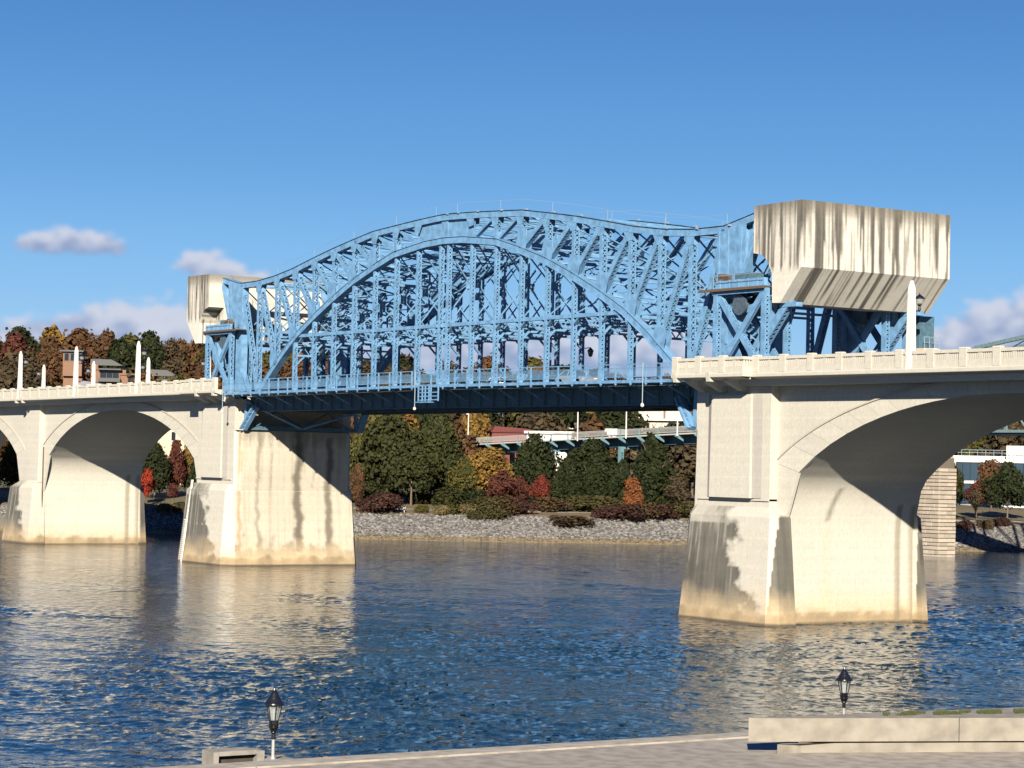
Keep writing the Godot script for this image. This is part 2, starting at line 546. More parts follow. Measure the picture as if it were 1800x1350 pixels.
	# ---- the bridge
	var panel := parapet_panel_mesh()
	var post := parapet_post_mesh()
	var ra := thing("concrete_approach", "white concrete arched approach of the bridge at right, with the nearer bascule pier", "bridge", V(77.0, 0.0, 8.95))
	build_bascule_pier(ra, 1.0)
	build_arch(ra, 77.1, 24.3, true)
	build_pier(ra, 1.0, 101.4, 109.5)
	build_parapets(ra, 1.0, 118.0, panel, post)
	var la := thing("concrete_approach", "white concrete arched approach of the bridge at left, with the farther bascule pier", "bridge", V(-100.0, 0.0, 8.95))
	build_bascule_pier(la, -1.0)
	build_arch(la, -77.1, 24.3, true)
	build_pier(la, -1.0, 101.4, 109.5)
	build_arch(la, -133.8, 24.3, true)
	build_parapets(la, -1.0, 176.0, panel, post)
	var leaf := build_leaf()
	turned(leaf, "left leaf of the blue lifting span, with the farther concrete counterweight")
	var tower := build_tower()
	turned(tower, "blue cross braced steel trunnion tower with machinery deck, at the left counterweight")
	for q in [[-105.2, -0.55, "tall obelisk lamp post on the near parapet, above the river pier at far left"], [-85.8, -0.55, "tall obelisk lamp post on the near parapet, second from the left edge"], [-66.4, -0.55, "tallest looking obelisk lamp post left of the lifting span, on the near parapet"], [-144.0, 18.45, "obelisk lamp post on the far parapet, leftmost of the short looking ones"], [-124.6, 18.45, "obelisk lamp post on the far parapet, second of the short looking ones"], [-105.2, 18.45, "obelisk lamp post on the far parapet, before the brown townhouses"], [-85.8, 18.45, "obelisk lamp post on the far parapet, next to the left trunnion tower"], [-66.4, 18.45, "obelisk lamp post on the far parapet hidden behind the left tower"], [69.5, -0.55, "big white obelisk lamp post on the right parapet, in front of the stained counterweight"]]:
		pylon(q[2], q[0], q[1])
	car("dark car crossing the lifting span, left of the others", 3.0, 11.6, -1.0, M.car_dark, 1.62)
	car("white car farther left on the lifting span, half hidden by posts", -4.2, 11.6, -1.0, M.car_white, 1.42)
	car("silver car on the lifting span nearer the right pier, headlights to the camera side", 18.4, 5.6, 1.0, M.car_silver, 1.46)
	# lanterns on the far truss posts
	for q in [[-28.9, "hanging lantern on a far truss post, leftmost of five"], [-11.6, "hanging lantern on a far truss post, second from left of five"], [5.8, "hanging lantern on a far truss post, in the middle of five"], [22.4, "hanging lantern on a far truss post, fourth from left of five"], [31.1, "hanging lantern on a far truss post, rightmost of five"]]:
		var x: float = q[0] + 0.3
		var r := thing("truss_lantern", q[1], "lantern", V(x, 23.4, 15.2), "hanging lanterns of the lifting span")
		var am := MB.new()
		am.bar(V(x, 24.0, 15.2), V(x + 1.0, 24.05, 15.2), 0.08, 0.08)
		obj("arm", am, M.black_iron, r)
		var ln := MB.new()
		ln.lathe(V(x + 1.0, 23.1, 15.2), [[0.06, 0.0], [0.22, 0.15], [0.30, 0.55], [0.36, 0.6], [0.2, 0.8], [0.04, 0.95]], 10)
		obj("lantern", ln, M.black_iron, r)
	# inspection cage and navigation lights under the middle of the span
	var cg := thing("inspection_cage", "pale blue inspection ladder cage hanging under the middle of the span", "ladder", V(2.8, 18.2, -1.0))
	for x in [1.0, 1.75, 2.3, 3.0, 3.35, 4.7]:
		var mb := MB.new()
		mb.bar(V(x, 18.2, -1.05), V(x, 19.75, -1.05), 0.13, 0.10)
		obj("stile", mb, M.blue, cg)
	for k in 5:
		var mb := MB.new()
		mb.bar(V(0.9, 18.3 + k * 0.36, -1.05), V(4.75 if k < 3 else 3.3, 18.34 + k * 0.36, -1.05), 0.10, 0.07)
		obj("rung", mb, M.blue, cg)
	for x in [0.9, 2.3]:
		var mb := MB.new()
		mb.box(V(x, 18.05, -1.4), V(x + 1.2, 18.15, -0.7))
		obj("foot_plate", mb, M.blue, cg)
	for q in [[0.35, "white navigation light on a hanging rod under the middle of the span"], [37.6, "white navigation light on a hanging rod near the right pier"], [-41.9, "navigation rod hanging beside the left pier"]]:
		var x: float = q[0]
		var r := thing("navigation_light", q[1], "signal light", V(x, 17.4, -1.1), "navigation lights hanging from the span")
		var mb := MB.new()
		mb.tube(V(x, 17.6, -1.05), V(x, 21.1, -1.05), 0.045, 0.045, 6)
		obj("rod", mb, M.steel_line, r)
		var bl := MB.new()
		bl.lathe(V(x, 17.3, -1.05), [[0.02, 0.0], [0.14, 0.08], [0.16, 0.2], [0.12, 0.32], [0.03, 0.38]], 10)
		obj("lamp", bl, M.white_wall, r)
	# river gauge on the left pier
	var rg := thing("river_gauge", "white river gauge board with tick marks down the left bascule pier", "gauge", V(-51.0, 0.0, -0.4))
	var gb := MB.new()
	gb.hexa([V(-52.55, 0.0, -0.78), V(-52.15, 0.0, -0.84), V(-52.15, 0.0, -0.70), V(-52.55, 0.0, -0.66), V(-52.35, 9.6, 0.30), V(-51.95, 9.6, 0.24), V(-51.95, 9.6, 0.42), V(-52.35, 9.6, 0.46)])
	obj("board", gb, M.white_wall, rg)
	for k in 20:
		var tk := MB.new()
		var y := 0.25 + k * 0.24
		var w := lerpf(-0.82, 0.26, y / 9.6)
		tk.box(V(-52.9 + y * 0.02, y, w + 0.1), V(-52.5 + y * 0.02, y + 0.12, w - 0.02))
		obj("tick", tk, M.white_wall, rg)
	# small steel house with a balcony on the far side
	var oh := thing("operator_house", "dark steel operator house with a small balcony at the far side of the right pier", "cabin", V(52.0, 20.0, 18.6))
	var ob := MB.new()
	ob.box(V(49.2, 20.0, 19.4), V(51.2, 25.5, 17.7))
	obj("wall", ob, M.dark_blue, oh)
	var bc := MB.new()
	bc.box(V(51.21, 22.5, 19.3), V(52.1, 22.75, 17.4))
	obj("balcony", bc, M.cream, oh)
	var br := MB.new()
	for k in 4:
		br.bar(V(52.05, 22.75, 17.5 + k * 0.58), V(52.05, 23.7, 17.5 + k * 0.58), 0.05, 0.05)
	br.bar(V(52.05, 23.7, 17.5), V(52.05, 23.7, 19.3), 0.05, 0.05)
	br.bar(V(52.05, 23.2, 17.5), V(52.05, 23.2, 19.3), 0.04, 0.04)
	obj("balcony_rail", br, M.steel_line, oh)
	# ---- far bank
	build_riprap()
	build_viaduct()
	build_houses()
	build_trees()
	build_person()
	var pb := thing("park_bench", "pale bench facing the river on top of the rocks, right of the left pier", "bench", V(-124.1, land(-124.1, 71.4), 71.4))
	var q0 := V(-124.1, land(-124.1, 71.4), 71.4)
	var pf := Transform3D(Basis(Vector3.UP, 0.95), q0)
	var s1 := MB.new()
	tbox(s1, pf, Vector3(-1.1, 0.42, -0.3), Vector3(1.1, 0.50, 0.25))
	obj("seat", s1, M.pale_steel, pb)
	var s2 := MB.new()
	for k in 3:
		tbox(s2, pf, Vector3(-1.1, 0.56 + k * 0.16, -0.36), Vector3(1.1, 0.68 + k * 0.16, -0.31))
	obj("backrest", s2, M.pale_steel, pb)
	for x in [-1.0, 0.9]:
		var s3 := MB.new()
		tbox(s3, pf, Vector3(x, -0.2, -0.34), Vector3(x + 0.1, 0.415, 0.22))
		tbox(s3, pf, Vector3(x, 0.42, -0.40), Vector3(x + 0.1, 1.0, -0.365))
		obj("leg", s3, M.pale_steel, pb)

# ---------------------------------------------------------------- the blue lifting span
const TOPX := [0.0, 2.0, 5.6, 9.8, 14.0, 18.6, 23.0, 27.3, 31.7, 35.8, 40.0, 44.3, 49.3]
const TOPY := [36.97, 36.92, 36.77, 36.54, 36.30, 35.66, 35.0, 34.25, 33.44, 32.88, 32.54, 32.50, 33.45]
const RIBX := [0.0, 3.5, 5.1, 9.6, 13.8, 18.0, 22.4, 26.7, 30.5, 33.6, 37.3, 38.6, 39.9]
const RIBY := [34.62, 34.5, 34.34, 33.85, 32.76, 31.52, 29.86, 28.02, 26.2, 24.28, 21.6, 20.5, 19.5]

func nx(i: int) -> float:
	return 0.727 + 4.343 * i

func top_at(x: float) -> float:
	return lookup(x, TOPX, TOPY) - 0.33

func rib_at(x: float) -> float:
	return lookup(x, RIBX, RIBY) - 0.33

func deck_at(x: float) -> float:
	return 19.85 - DECK_SLOPE * absf(x)

func build_leaf() -> Node3D:
	var root := thing("bascule_leaf", "right leaf of the blue lifting span, with the big stained concrete counterweight", "bascule span", V(47.0, 20.0, 8.95))
	var blue: Material = M.blue
	for w in [2.36, 15.54]:
		var io := 1.0 if w > 5.0 else -1.0
		# chords
		for i in TOPX.size() - 1:
			var mb := MB.new()
			var a := V(TOPX[i], TOPY[i] - 0.34, w)
			var b := V(TOPX[i + 1], TOPY[i + 1] - 0.34, w)
			mb.bar(a, b, 0.60, 0.56)
			mb.bar(a + Vector3(0, 0.325, 0), b + Vector3(0, 0.325, 0), 0.05, 0.80)
			mb.bar(a - Vector3(0, 0.31, 0), b - Vector3(0, 0.31, 0), 0.04, 0.70)
			obj("top_chord", mb, blue, root)
		for i in RIBX.size() - 1:
			var mb := MB.new()
			var a := V(RIBX[i], RIBY[i] - 0.33, w)
			var b := V(RIBX[i + 1], RIBY[i + 1] - 0.33, w)
			mb.bar(a, b, 0.60, 0.60)
			var s := (b - a).normalized().cross(Vector3(0, 0, 1)) * 0.32
			mb.bar(a + s, b + s, 0.045, 0.82)
			mb.bar(a - s, b - s, 0.045, 0.78)
			obj("arch_rib", mb, blue, root)
		# solid web over the middle of the span
		var wb := MB.new()
		wb.hexa([V(0.02, rib_at(0.0), w - 0.05), V(5.3, rib_at(5.3), w - 0.05), V(5.3, rib_at(5.3), w + 0.05), V(0.02, rib_at(0.0), w + 0.05), V(0.02, top_at(0.0), w - 0.05), V(5.3, top_at(5.3), w - 0.05), V(5.3, top_at(5.3), w + 0.05), V(0.02, top_at(0.0), w + 0.05)])
		for k in [-1.0, 1.0]:
			wb.bar(V(0.34, 34.2, w + k * 0.13), V(0.34, 36.3, w + k * 0.13), 0.5, 0.14)
		obj("web_plate", wb, blue, root)
		# posts
		for i in 10:
			var x := nx(i)
			if i < 8:
				var lo := deck_at(x) - 0.3
				var hi := rib_at(x) - 0.25
				var mb := MB.new()
				if hi - lo > 3.0:
					mb.laced(V(x, lo, w), V(x, hi, w), 0.32, 0.46, 0.7, 0.6)
				else:
					mb.bar(V(x, lo, w), V(x, hi, w), 0.32, 0.46)
				obj("post", mb, blue, root)
			if i >= 2:
				var lo := rib_at(x) + 0.2 if i < 9 else deck_at(x) - 0.2
				var mb := MB.new()
				mb.laced(V(x, lo, w), V(x, top_at(x), w), 0.42, 0.60, 1.3 if i > 4 else 0.8, 1.1 if i > 4 else 0.8)
				obj("upright", mb, blue, root)
			if i >= 1:
				var a := V(x, rib_at(x) + 0.1 if i < 9 else deck_at(x) + 0.3, w)
				var b := V(nx(i + 1), top_at(nx(i + 1)), w)
				var mb := MB.new()
				if i < 3:
					mb.bar(a, b, 0.30, 0.42)
				else:
					mb.laced(a, b, 0.50, 0.56, 1.6, 1.3)
				obj("diagonal", mb, blue, root)
			if i >= 3 and i < 9:   # gusset plates where the members meet
				var y := rib_at(x)
				var g := MB.new()
				for k in [-0.325, 0.325]:
					var z: float = w + k
					g.prism([V(x - 0.75, y + 0.25 + 0.4, z), V(x + 0.85, y - 0.55 + 0.3, z), V(x + 1.15, y + 1.0, z), V(x + 0.75, y + 1.9, z), V(x - 0.42, y + 1.9, z)], Vector3(0, 0, -0.03))
				obj("gusset", g, blue, root)
			if i >= 1:
				var y := top_at(x)
				var g := MB.new()
				for k in [-0.325, 0.325]:
					var z: float = w + k
					g.prism([V(x - 0.95, y - 0.2, z), V(x + 0.5, y - 0.2, z), V(x + 0.42, y - 1.05, z), V(x - 0.42, y - 1.15, z)], Vector3(0, 0, -0.03))
				obj("gusset", g, blue, root)
		# level strut between the posts
		for i in range(-1, 7):
			var x0 := nx(i) if i >= 0 else 0.0
			var x1 := nx(i + 1)
			if i == 6:
				x1 = 30.2
			var mb := MB.new()
			mb.bar(V(x0 + 0.25, 25.85, w), V(x1 - 0.25, 25.85, w), 0.34, 0.5)
			if i >= 0:
				mb.bar(V(x0 + 0.2, 25.15, w), V(x0 + 0.95, 25.75, w), 0.12, 0.4)
				mb.bar(V(x1 - 0.2, 25.15, w), V(x1 - 0.95, 25.75, w), 0.12, 0.4)
			obj("level_strut", mb, blue, root)
		# heel of the leaf: plated hip over the trunnion
		var hp := MB.new()
		for k in [-0.34, 0.34]:
			var z: float = w + k
			hp.prism([V(43.6, 31.9, z), V(47.2, 32.4, z), V(47.0, 28.3, z), V(46.6, 27.0, z), V(43.75, 27.6, z)], Vector3(0, 0, -0.05))
			hp.prism([V(43.5, 27.6, z + 0.004), V(46.6, 27.0, z + 0.004), V(46.3, 24.6, z + 0.004), V(43.6, 24.4, z + 0.004)], Vector3(0, 0, -0.05))
			hp.prism([V(43.6, 24.4, z), V(46.3, 24.6, z), V(46.2, 22.8, z), V(47.9, 19.9, z), V(42.2, 19.9, z), V(43.7, 22.6, z)], Vector3(0, 0, -0.05))
		obj("heel_plate", hp, blue, root)
		var hs := MB.new()
		for q in [[43.7, 20.0, 43.7, 32.0], [46.4, 23.0, 46.6, 32.2], [44.9, 22.6, 44.9, 32.0]]:
			hs.bar(V(q[0], q[1], w), V(q[2], q[3], w), 0.24, 0.86)
		hs.bar(V(46.5, 27.2, w), V(49.0, 32.6, w), 0.34, 0.82)
		hs.bar(V(46.5, 27.0, w), V(49.2, 26.6, w), 0.40, 0.80)
		hs.bar(V(45.4, 24.8, w), V(49.4, 25.8, w), 0.5, 0.7)
		obj("heel_stiffener", hs, blue, root)
		var tr := MB.new()   # trunnion drum
		tr.lathe(Vector3.ZERO, [[0.02, -0.95], [0.85, -0.95], [0.85, -0.75], [0.5, -0.7], [0.5, 0.7], [0.85, 0.75], [0.85, 0.95], [0.02, 0.95]], 24)
		var tm := MB.new()
		for k in tr.v.size():
			tm.put(Vector3(tr.v[k].x, -tr.v[k].z, tr.v[k].y) + V(47.2, 25.7, w), Vector3(tr.n[k].x, -tr.n[k].z, tr.n[k].y), Color.WHITE)
		obj("trunnion", tm, M.dark_steel, root)
		var tail := MB.new()   # arms that carry the counterweight
		tail.laced(V(49.0, 22.0, w), V(52.6, 25.9, w), 0.7, 0.6, 1.0, 0.5)
		tail.bar(V(49.3, 21.6, w), V(50.4, 25.9, w), 0.6, 0.6)
		tail.bar(V(51.6, 25.5, w), V(53.6, 25.5, w), 0.35, 0.7)
		obj("tail_arm", tail, blue, root)
		# hand line along the top chord
		var hl := MB.new()
		for i in TOPX.size() - 1:
			var a := V(TOPX[i], TOPY[i] + 0.95, w)
			var b := V(TOPX[i + 1], TOPY[i + 1] + 0.95, w)
			hl.bar(a, b, 0.022, 0.022)
			if i % 2 == 1:
				hl.bar(V(TOPX[i], TOPY[i] - 0.05, w), a, 0.035, 0.035)
			hl.bar(V(TOPX[i] + 0.6, TOPY[i] - 0.02, w - 0.36), V(TOPX[i] + 0.9, TOPY[i] - 0.08, w - 0.36), 0.16, 0.14)
		obj("hand_line", hl, M.steel_line, root)
	# bracing across the roadway
	for i in 11:
		var x := nx(i)
		var ty := top_at(x)
		var mb := MB.new()
		mb.bar(V(x, ty, 2.5), V(x, ty, 15.4), 0.32, 0.34, Vector3(1, 0, 0))
		if i < 10:
			mb.bar(V(x, ty, 2.5), V(nx(i + 1), top_at(nx(i + 1)), 15.4), 0.30, 0.10, Vector3(0, 1, 0))
			mb.bar(V(x, ty - 0.06, 15.4), V(nx(i + 1), top_at(nx(i + 1)) - 0.06, 2.5), 0.30, 0.10, Vector3(0, 1, 0))
		obj("top_bracing", mb, blue, root)
		if i < 8:
			var ry := rib_at(x)
			var rb := MB.new()
			rb.bar(V(x, ry, 2.6), V(x, ry, 15.3), 0.30, 0.34, Vector3(1, 0, 0))
			if i < 7:
				rb.bar(V(x, ry, 2.6), V(nx(i + 1), rib_at(nx(i + 1)), 15.3), 0.32, 0.10, Vector3(0, 1, 0))
				rb.bar(V(x, ry - 0.06, 15.3), V(nx(i + 1), rib_at(nx(i + 1)) - 0.06, 2.6), 0.32, 0.10, Vector3(0, 1, 0))
			if i > 1:
				rb.bar(V(x, ry + 0.2, 2.6), V(x, ty - 0.2, 15.3), 0.10, 0.14, Vector3(1, 0, 0))
				rb.bar(V(x + 0.1, ry + 0.2, 15.3), V(x + 0.1, ty - 0.2, 2.6), 0.10, 0.14, Vector3(1, 0, 0))
			obj("rib_bracing", rb, blue, root)
			# portal strut over the road with a sway cross above it
			var py := minf(26.05, ry - 0.8)
			var ps := MB.new()
			if py > 24.4:
				ps.bar(V(x, py, 2.6), V(x, py, 15.3), 0.2, 0.34, Vector3(1, 0, 0))
				ps.bar(V(x, py - 0.95, 2.6), V(x, py - 0.95, 15.3), 0.2, 0.34, Vector3(1, 0, 0))
				for k in 16:
					var w0 := 2.6 + 12.7 * k / 16.0
					var w1 := 2.6 + 12.7 * (k + 1) / 16.0
					ps.bar(V(x, py - (0.95 if k % 2 == 0 else 0.0), w0), V(x, py - (0.0 if k % 2 == 0 else 0.95), w1), 0.09, 0.09, Vector3(1, 0, 0))
				for q in [[2.6, 4.1], [15.3, 13.8]]:
					ps.bar(V(x, py - 1.9, q[0]), V(x, py - 0.95, lerpf(q[0], q[1], 0.65)), 0.14, 0.24, Vector3(1, 0, 0))
				obj("portal_strut", ps, blue, root)
			if ry - py > 2.0:
				var sw := MB.new()
				var my := (ry + py) * 0.5
				for k in [0.0, 6.35]:
					sw.bar(V(x, py + 0.1, 2.6 + k), V(x, ry - 0.1, 8.95 + k), 0.09, 0.16, Vector3(1, 0, 0))
					sw.bar(V(x + 0.08, ry - 0.1, 2.6 + k), V(x + 0.08, py + 0.1, 8.95 + k), 0.09, 0.16, Vector3(1, 0, 0))
					sw.box(V(x - 0.02, my - 0.4, 5.775 + k + 0.4), V(x + 0.14, my + 0.4, 5.775 + k - 0.4))
				sw.bar(V(x, py, 8.95), V(x, ry, 8.95), 0.16, 0.16, Vector3(1, 0, 0))
				obj("sway_bracing", sw, blue, root)
		else:
			var sb := MB.new()
			for k in [0.0, 6.45]:
				sb.bar(V(x, 26.6, 2.5 + k), V(x, ty - 0.3, 8.95 + k), 0.10, 0.16, Vector3(1, 0, 0))
				sb.bar(V(x + 0.1, ty - 0.3, 2.5 + k), V(x + 0.1, 26.6, 8.95 + k), 0.10, 0.16, Vector3(1, 0, 0))
			sb.bar(V(x, 26.5, 2.5), V(x, 26.5, 15.4), 0.3, 0.3, Vector3(1, 0, 0))
			sb.bar(V(x, 25.6, 2.5), V(x, 25.6, 15.4), 0.2, 0.3, Vector3(1, 0, 0))
			obj("sway_bracing", sb, blue, root)
	# deck
	var dk := MB.new()
	dk.hexa([V(0.06, 19.25, 15.0), V(42.4, 19.05, 15.0), V(42.4, 19.05, 2.9), V(0.06, 19.25, 2.9), V(0.06, 19.72, 15.0), V(42.4, 19.52, 15.0), V(42.4, 19.52, 2.9), V(0.06, 19.72, 2.9)])
	obj("road_slab", dk, M.asphalt, root)
	for w in [2.36, 15.54]:
		var io := -1.0 if w < 5.0 else 1.0
		var sk := MB.new()
		var wi: float = w + io * 0.32
		var wo: float = w + io * 3.0
		sk.hexa([V(0.06, 19.5, wi), V(42.4, 19.31, wi), V(42.4, 19.31, wo), V(0.06, 19.5, wo), V(0.06, 19.62, wi), V(42.4, 19.43, wi), V(42.4, 19.43, wo), V(0.06, 19.62, wo)])
		obj("sidewalk", sk, M.dark_blue, root)
		var eb := MB.new()
		var we: float = w + io * 3.12
		eb.bar(V(0.06, 19.70, we), V(42.4, 19.51, we), 0.26, 0.12)
		obj("edge_beam", eb, blue, root)
		var gd := MB.new()
		gd.hexa([V(0.06, 17.66, w - 0.06), V(38.8, 17.60, w - 0.06), V(38.8, 17.60, w + 0.06), V(0.06, 17.66, w + 0.06), V(0.06, 19.48, w - 0.06), V(42.0, 19.28, w - 0.06), V(42.0, 19.28, w + 0.06), V(0.06, 19.48, w + 0.06)])
		gd.bar(V(0.06, 17.70, w), V(38.8, 17.64, w), 0.08, 0.6)
		gd.bar(V(0.06, 19.42, w), V(42.0, 19.22, w), 0.08, 0.5)
		for i in 19:
			var x := 0.727 + 2.1715 * i
			gd.bar(V(x, 17.75, w + io * 0.14), V(x, 19.35, w + io * 0.14), 0.26 if i % 2 == 0 else 0.1, 0.16)
		obj("side_girder", gd, M.dark_blue, root)
		for i in 10:
			var x := nx(i)
			var br := MB.new()
			br.bar(V(x, 18.15, w + io * 0.15), V(x, deck_at(x) - 0.30, w + io * 2.95), 0.11, 0.13, Vector3(1, 0, 0))
			br.bar(V(x, deck_at(x) - 0.30, w + io * 0.1), V(x, deck_at(x) - 0.30, w + io * 3.1), 0.16, 0.16, Vector3(1, 0, 0))
			obj("sidewalk_bracket", br, blue, root)
		# railing
		var wr: float = w + io * 3.14
		for i in 20:
			var x := nx(0) + 2.1715 * i
			var y := deck_at(x)
			var rp := MB.new()
			rp.box(V(x - 0.075, y - 0.42, wr + 0.06), V(x + 0.075, y + 1.36, wr - 0.06))
			rp.prism([V(x - 0.10, y - 0.14, wr), V(x + 0.16, y - 0.14, wr), V(x + 0.16, y - 0.38, wr), V(x, y - 0.52, wr), V(x - 0.10, y - 0.42, wr)], Vector3(0, 0, io * 0.05))
			obj("railing_post", rp, blue, root)
			if x > 40.4:
				continue
			var rl := MB.new()
			var x1 := minf(x + 2.1715, 42.4)
			var y1 := deck_at(x1)
			for q in [[1.33, 0.075], [1.02, 0.04], [0.24, 0.055]]:
				rl.bar(V(x, y + q[0], wr), V(x1, y1 + q[0], wr), q[1], 0.06)
			for k in range(1, 20):
				var xx := lerpf(x, x1, k / 20.0)
				rl.bar(V(xx, y + 0.24, wr), V(xx, y + 1.02, wr), 0.019, 0.019)
			obj("railing_panel", rl, blue, root)
	for i in 10:
		var x := nx(i)
		var fb := MB.new()
		fb.box(V(x - 0.12, 17.75, 15.4), V(x + 0.12, 19.2, 2.5))
		if i < 9:
			for w in [4.5, 6.5, 8.95, 11.4, 13.4]:
				fb.box(V(x + 0.14, 18.7, w + 0.1), V(nx(i + 1) - 0.14, 19.2, w - 0.1))
			fb.bar(V(x, 17.8, 2.5), V(nx(i + 1), 17.8, 15.4), 0.2, 0.2, Vector3(0, 1, 0))
			fb.bar(V(x, 17.74, 15.4), V(nx(i + 1), 17.74, 2.5), 0.2, 0.2, Vector3(0, 1, 0))
		obj("floor_beam", fb, M.dark_blue, root)
	# counterweight: one block with a pocket cut at each lower inner corner
	var prof := [Vector2(48.9, 33.66), Vector2(54.85, 33.70), Vector2(54.85, 28.36), Vector2(52.35, 25.62), Vector2(51.35, 25.66), Vector2(48.9, 25.75)]
	var cut := [Vector2(48.9, 33.66), Vector2(54.85, 33.70), Vector2(54.85, 28.36), Vector2(52.35, 25.62), Vector2(51.35, 25.66), Vector2(51.27, 28.06), Vector2(50.6, 29.15), Vector2(49.95, 29.62), Vector2(48.9, 29.82)]
	var cw := MB.new()
	var yes := func(p: Vector3) -> Color: return weight_col(p)
	var face := func(poly: Array, w0: float, w1: float) -> void:
		for i in poly.size():
			var a: Vector2 = poly[i]
			var b: Vector2 = poly[(i + 1) % poly.size()]
			var nu := maxi(1, int(ceil(absf(w1 - w0) / 0.16)))
			var nv := maxi(1, int(ceil(a.distance_to(b) / 0.35)))
			var mid := Vector2(52.0, 29.0)
			var nn := Vector2(b.y - a.y, a.x - b.x)
			if nn.dot((a + b) * 0.5 - mid) < 0.0:
				nn = -nn
			cw.grid(func(s: float, t: float) -> Vector3:
				var q := a.lerp(b, t)
				return V(q.x, q.y, lerpf(w0, w1, s)), nu, nv, func(_p: Vector3) -> Vector3: return Vector3(nn.x, nn.y, 0), yes)
	var cap := func(poly: Array, w: float, out: Vector3) -> void:
		var pk := PackedVector2Array()
		for q in poly:
			pk.append(q)
		# fine strips so that the run marks show
		var x := 48.9
		while x < 54.84:
			var xb := minf(x + 0.15, 54.85)
			var y := 25.0
			while y < 33.9:
				var sq := PackedVector2Array([Vector2(x, y), Vector2(xb, y), Vector2(xb, y + 0.6), Vector2(x, y + 0.6)])
				for r in Geometry2D.intersect_polygons(sq, pk):
					for k in range(1, r.size() - 1):
						var p := [V(r[0].x, r[0].y, w), V(r[k].x, r[k].y, w), V(r[k + 1].x, r[k + 1].y, w)]
						var g: Vector3 = (p[1] - p[0]).cross(p[2] - p[0])
						var od := [0, 1, 2] if g.dot(out) < 0.0 else [0, 2, 1]
						for e in od:
							cw.put(p[e], out, weight_col(p[e]))
				y += 0.6
			x += 0.15
	face.call(cut, 1.44, 3.5)
	face.call(prof, 3.5, 15.6)
	face.call(cut, 15.6, 17.55)
	cap.call(cut, 1.44, Vector3(0, 0, 1))
	cap.call(cut, 17.55, Vector3(0, 0, -1))
	cap.call(prof, 3.5, Vector3(0, 0, 1))
	cap.call(prof, 15.6, Vector3(0, 0, -1))
	obj("counterweight", cw, M.concrete, root)
	return root

func turned(o: Node3D, label: String) -> Node3D:   # the same thing on the other side, turned half round the middle of the bridge
	var r: Node3D = o.duplicate()
	r.name = numbered(o.name)
	add_child(r)
	r.position = Vector3(-o.position.x, o.position.y, -o.position.z)
	r.rotation.y = PI
	r.set_meta("label", label)
	return r

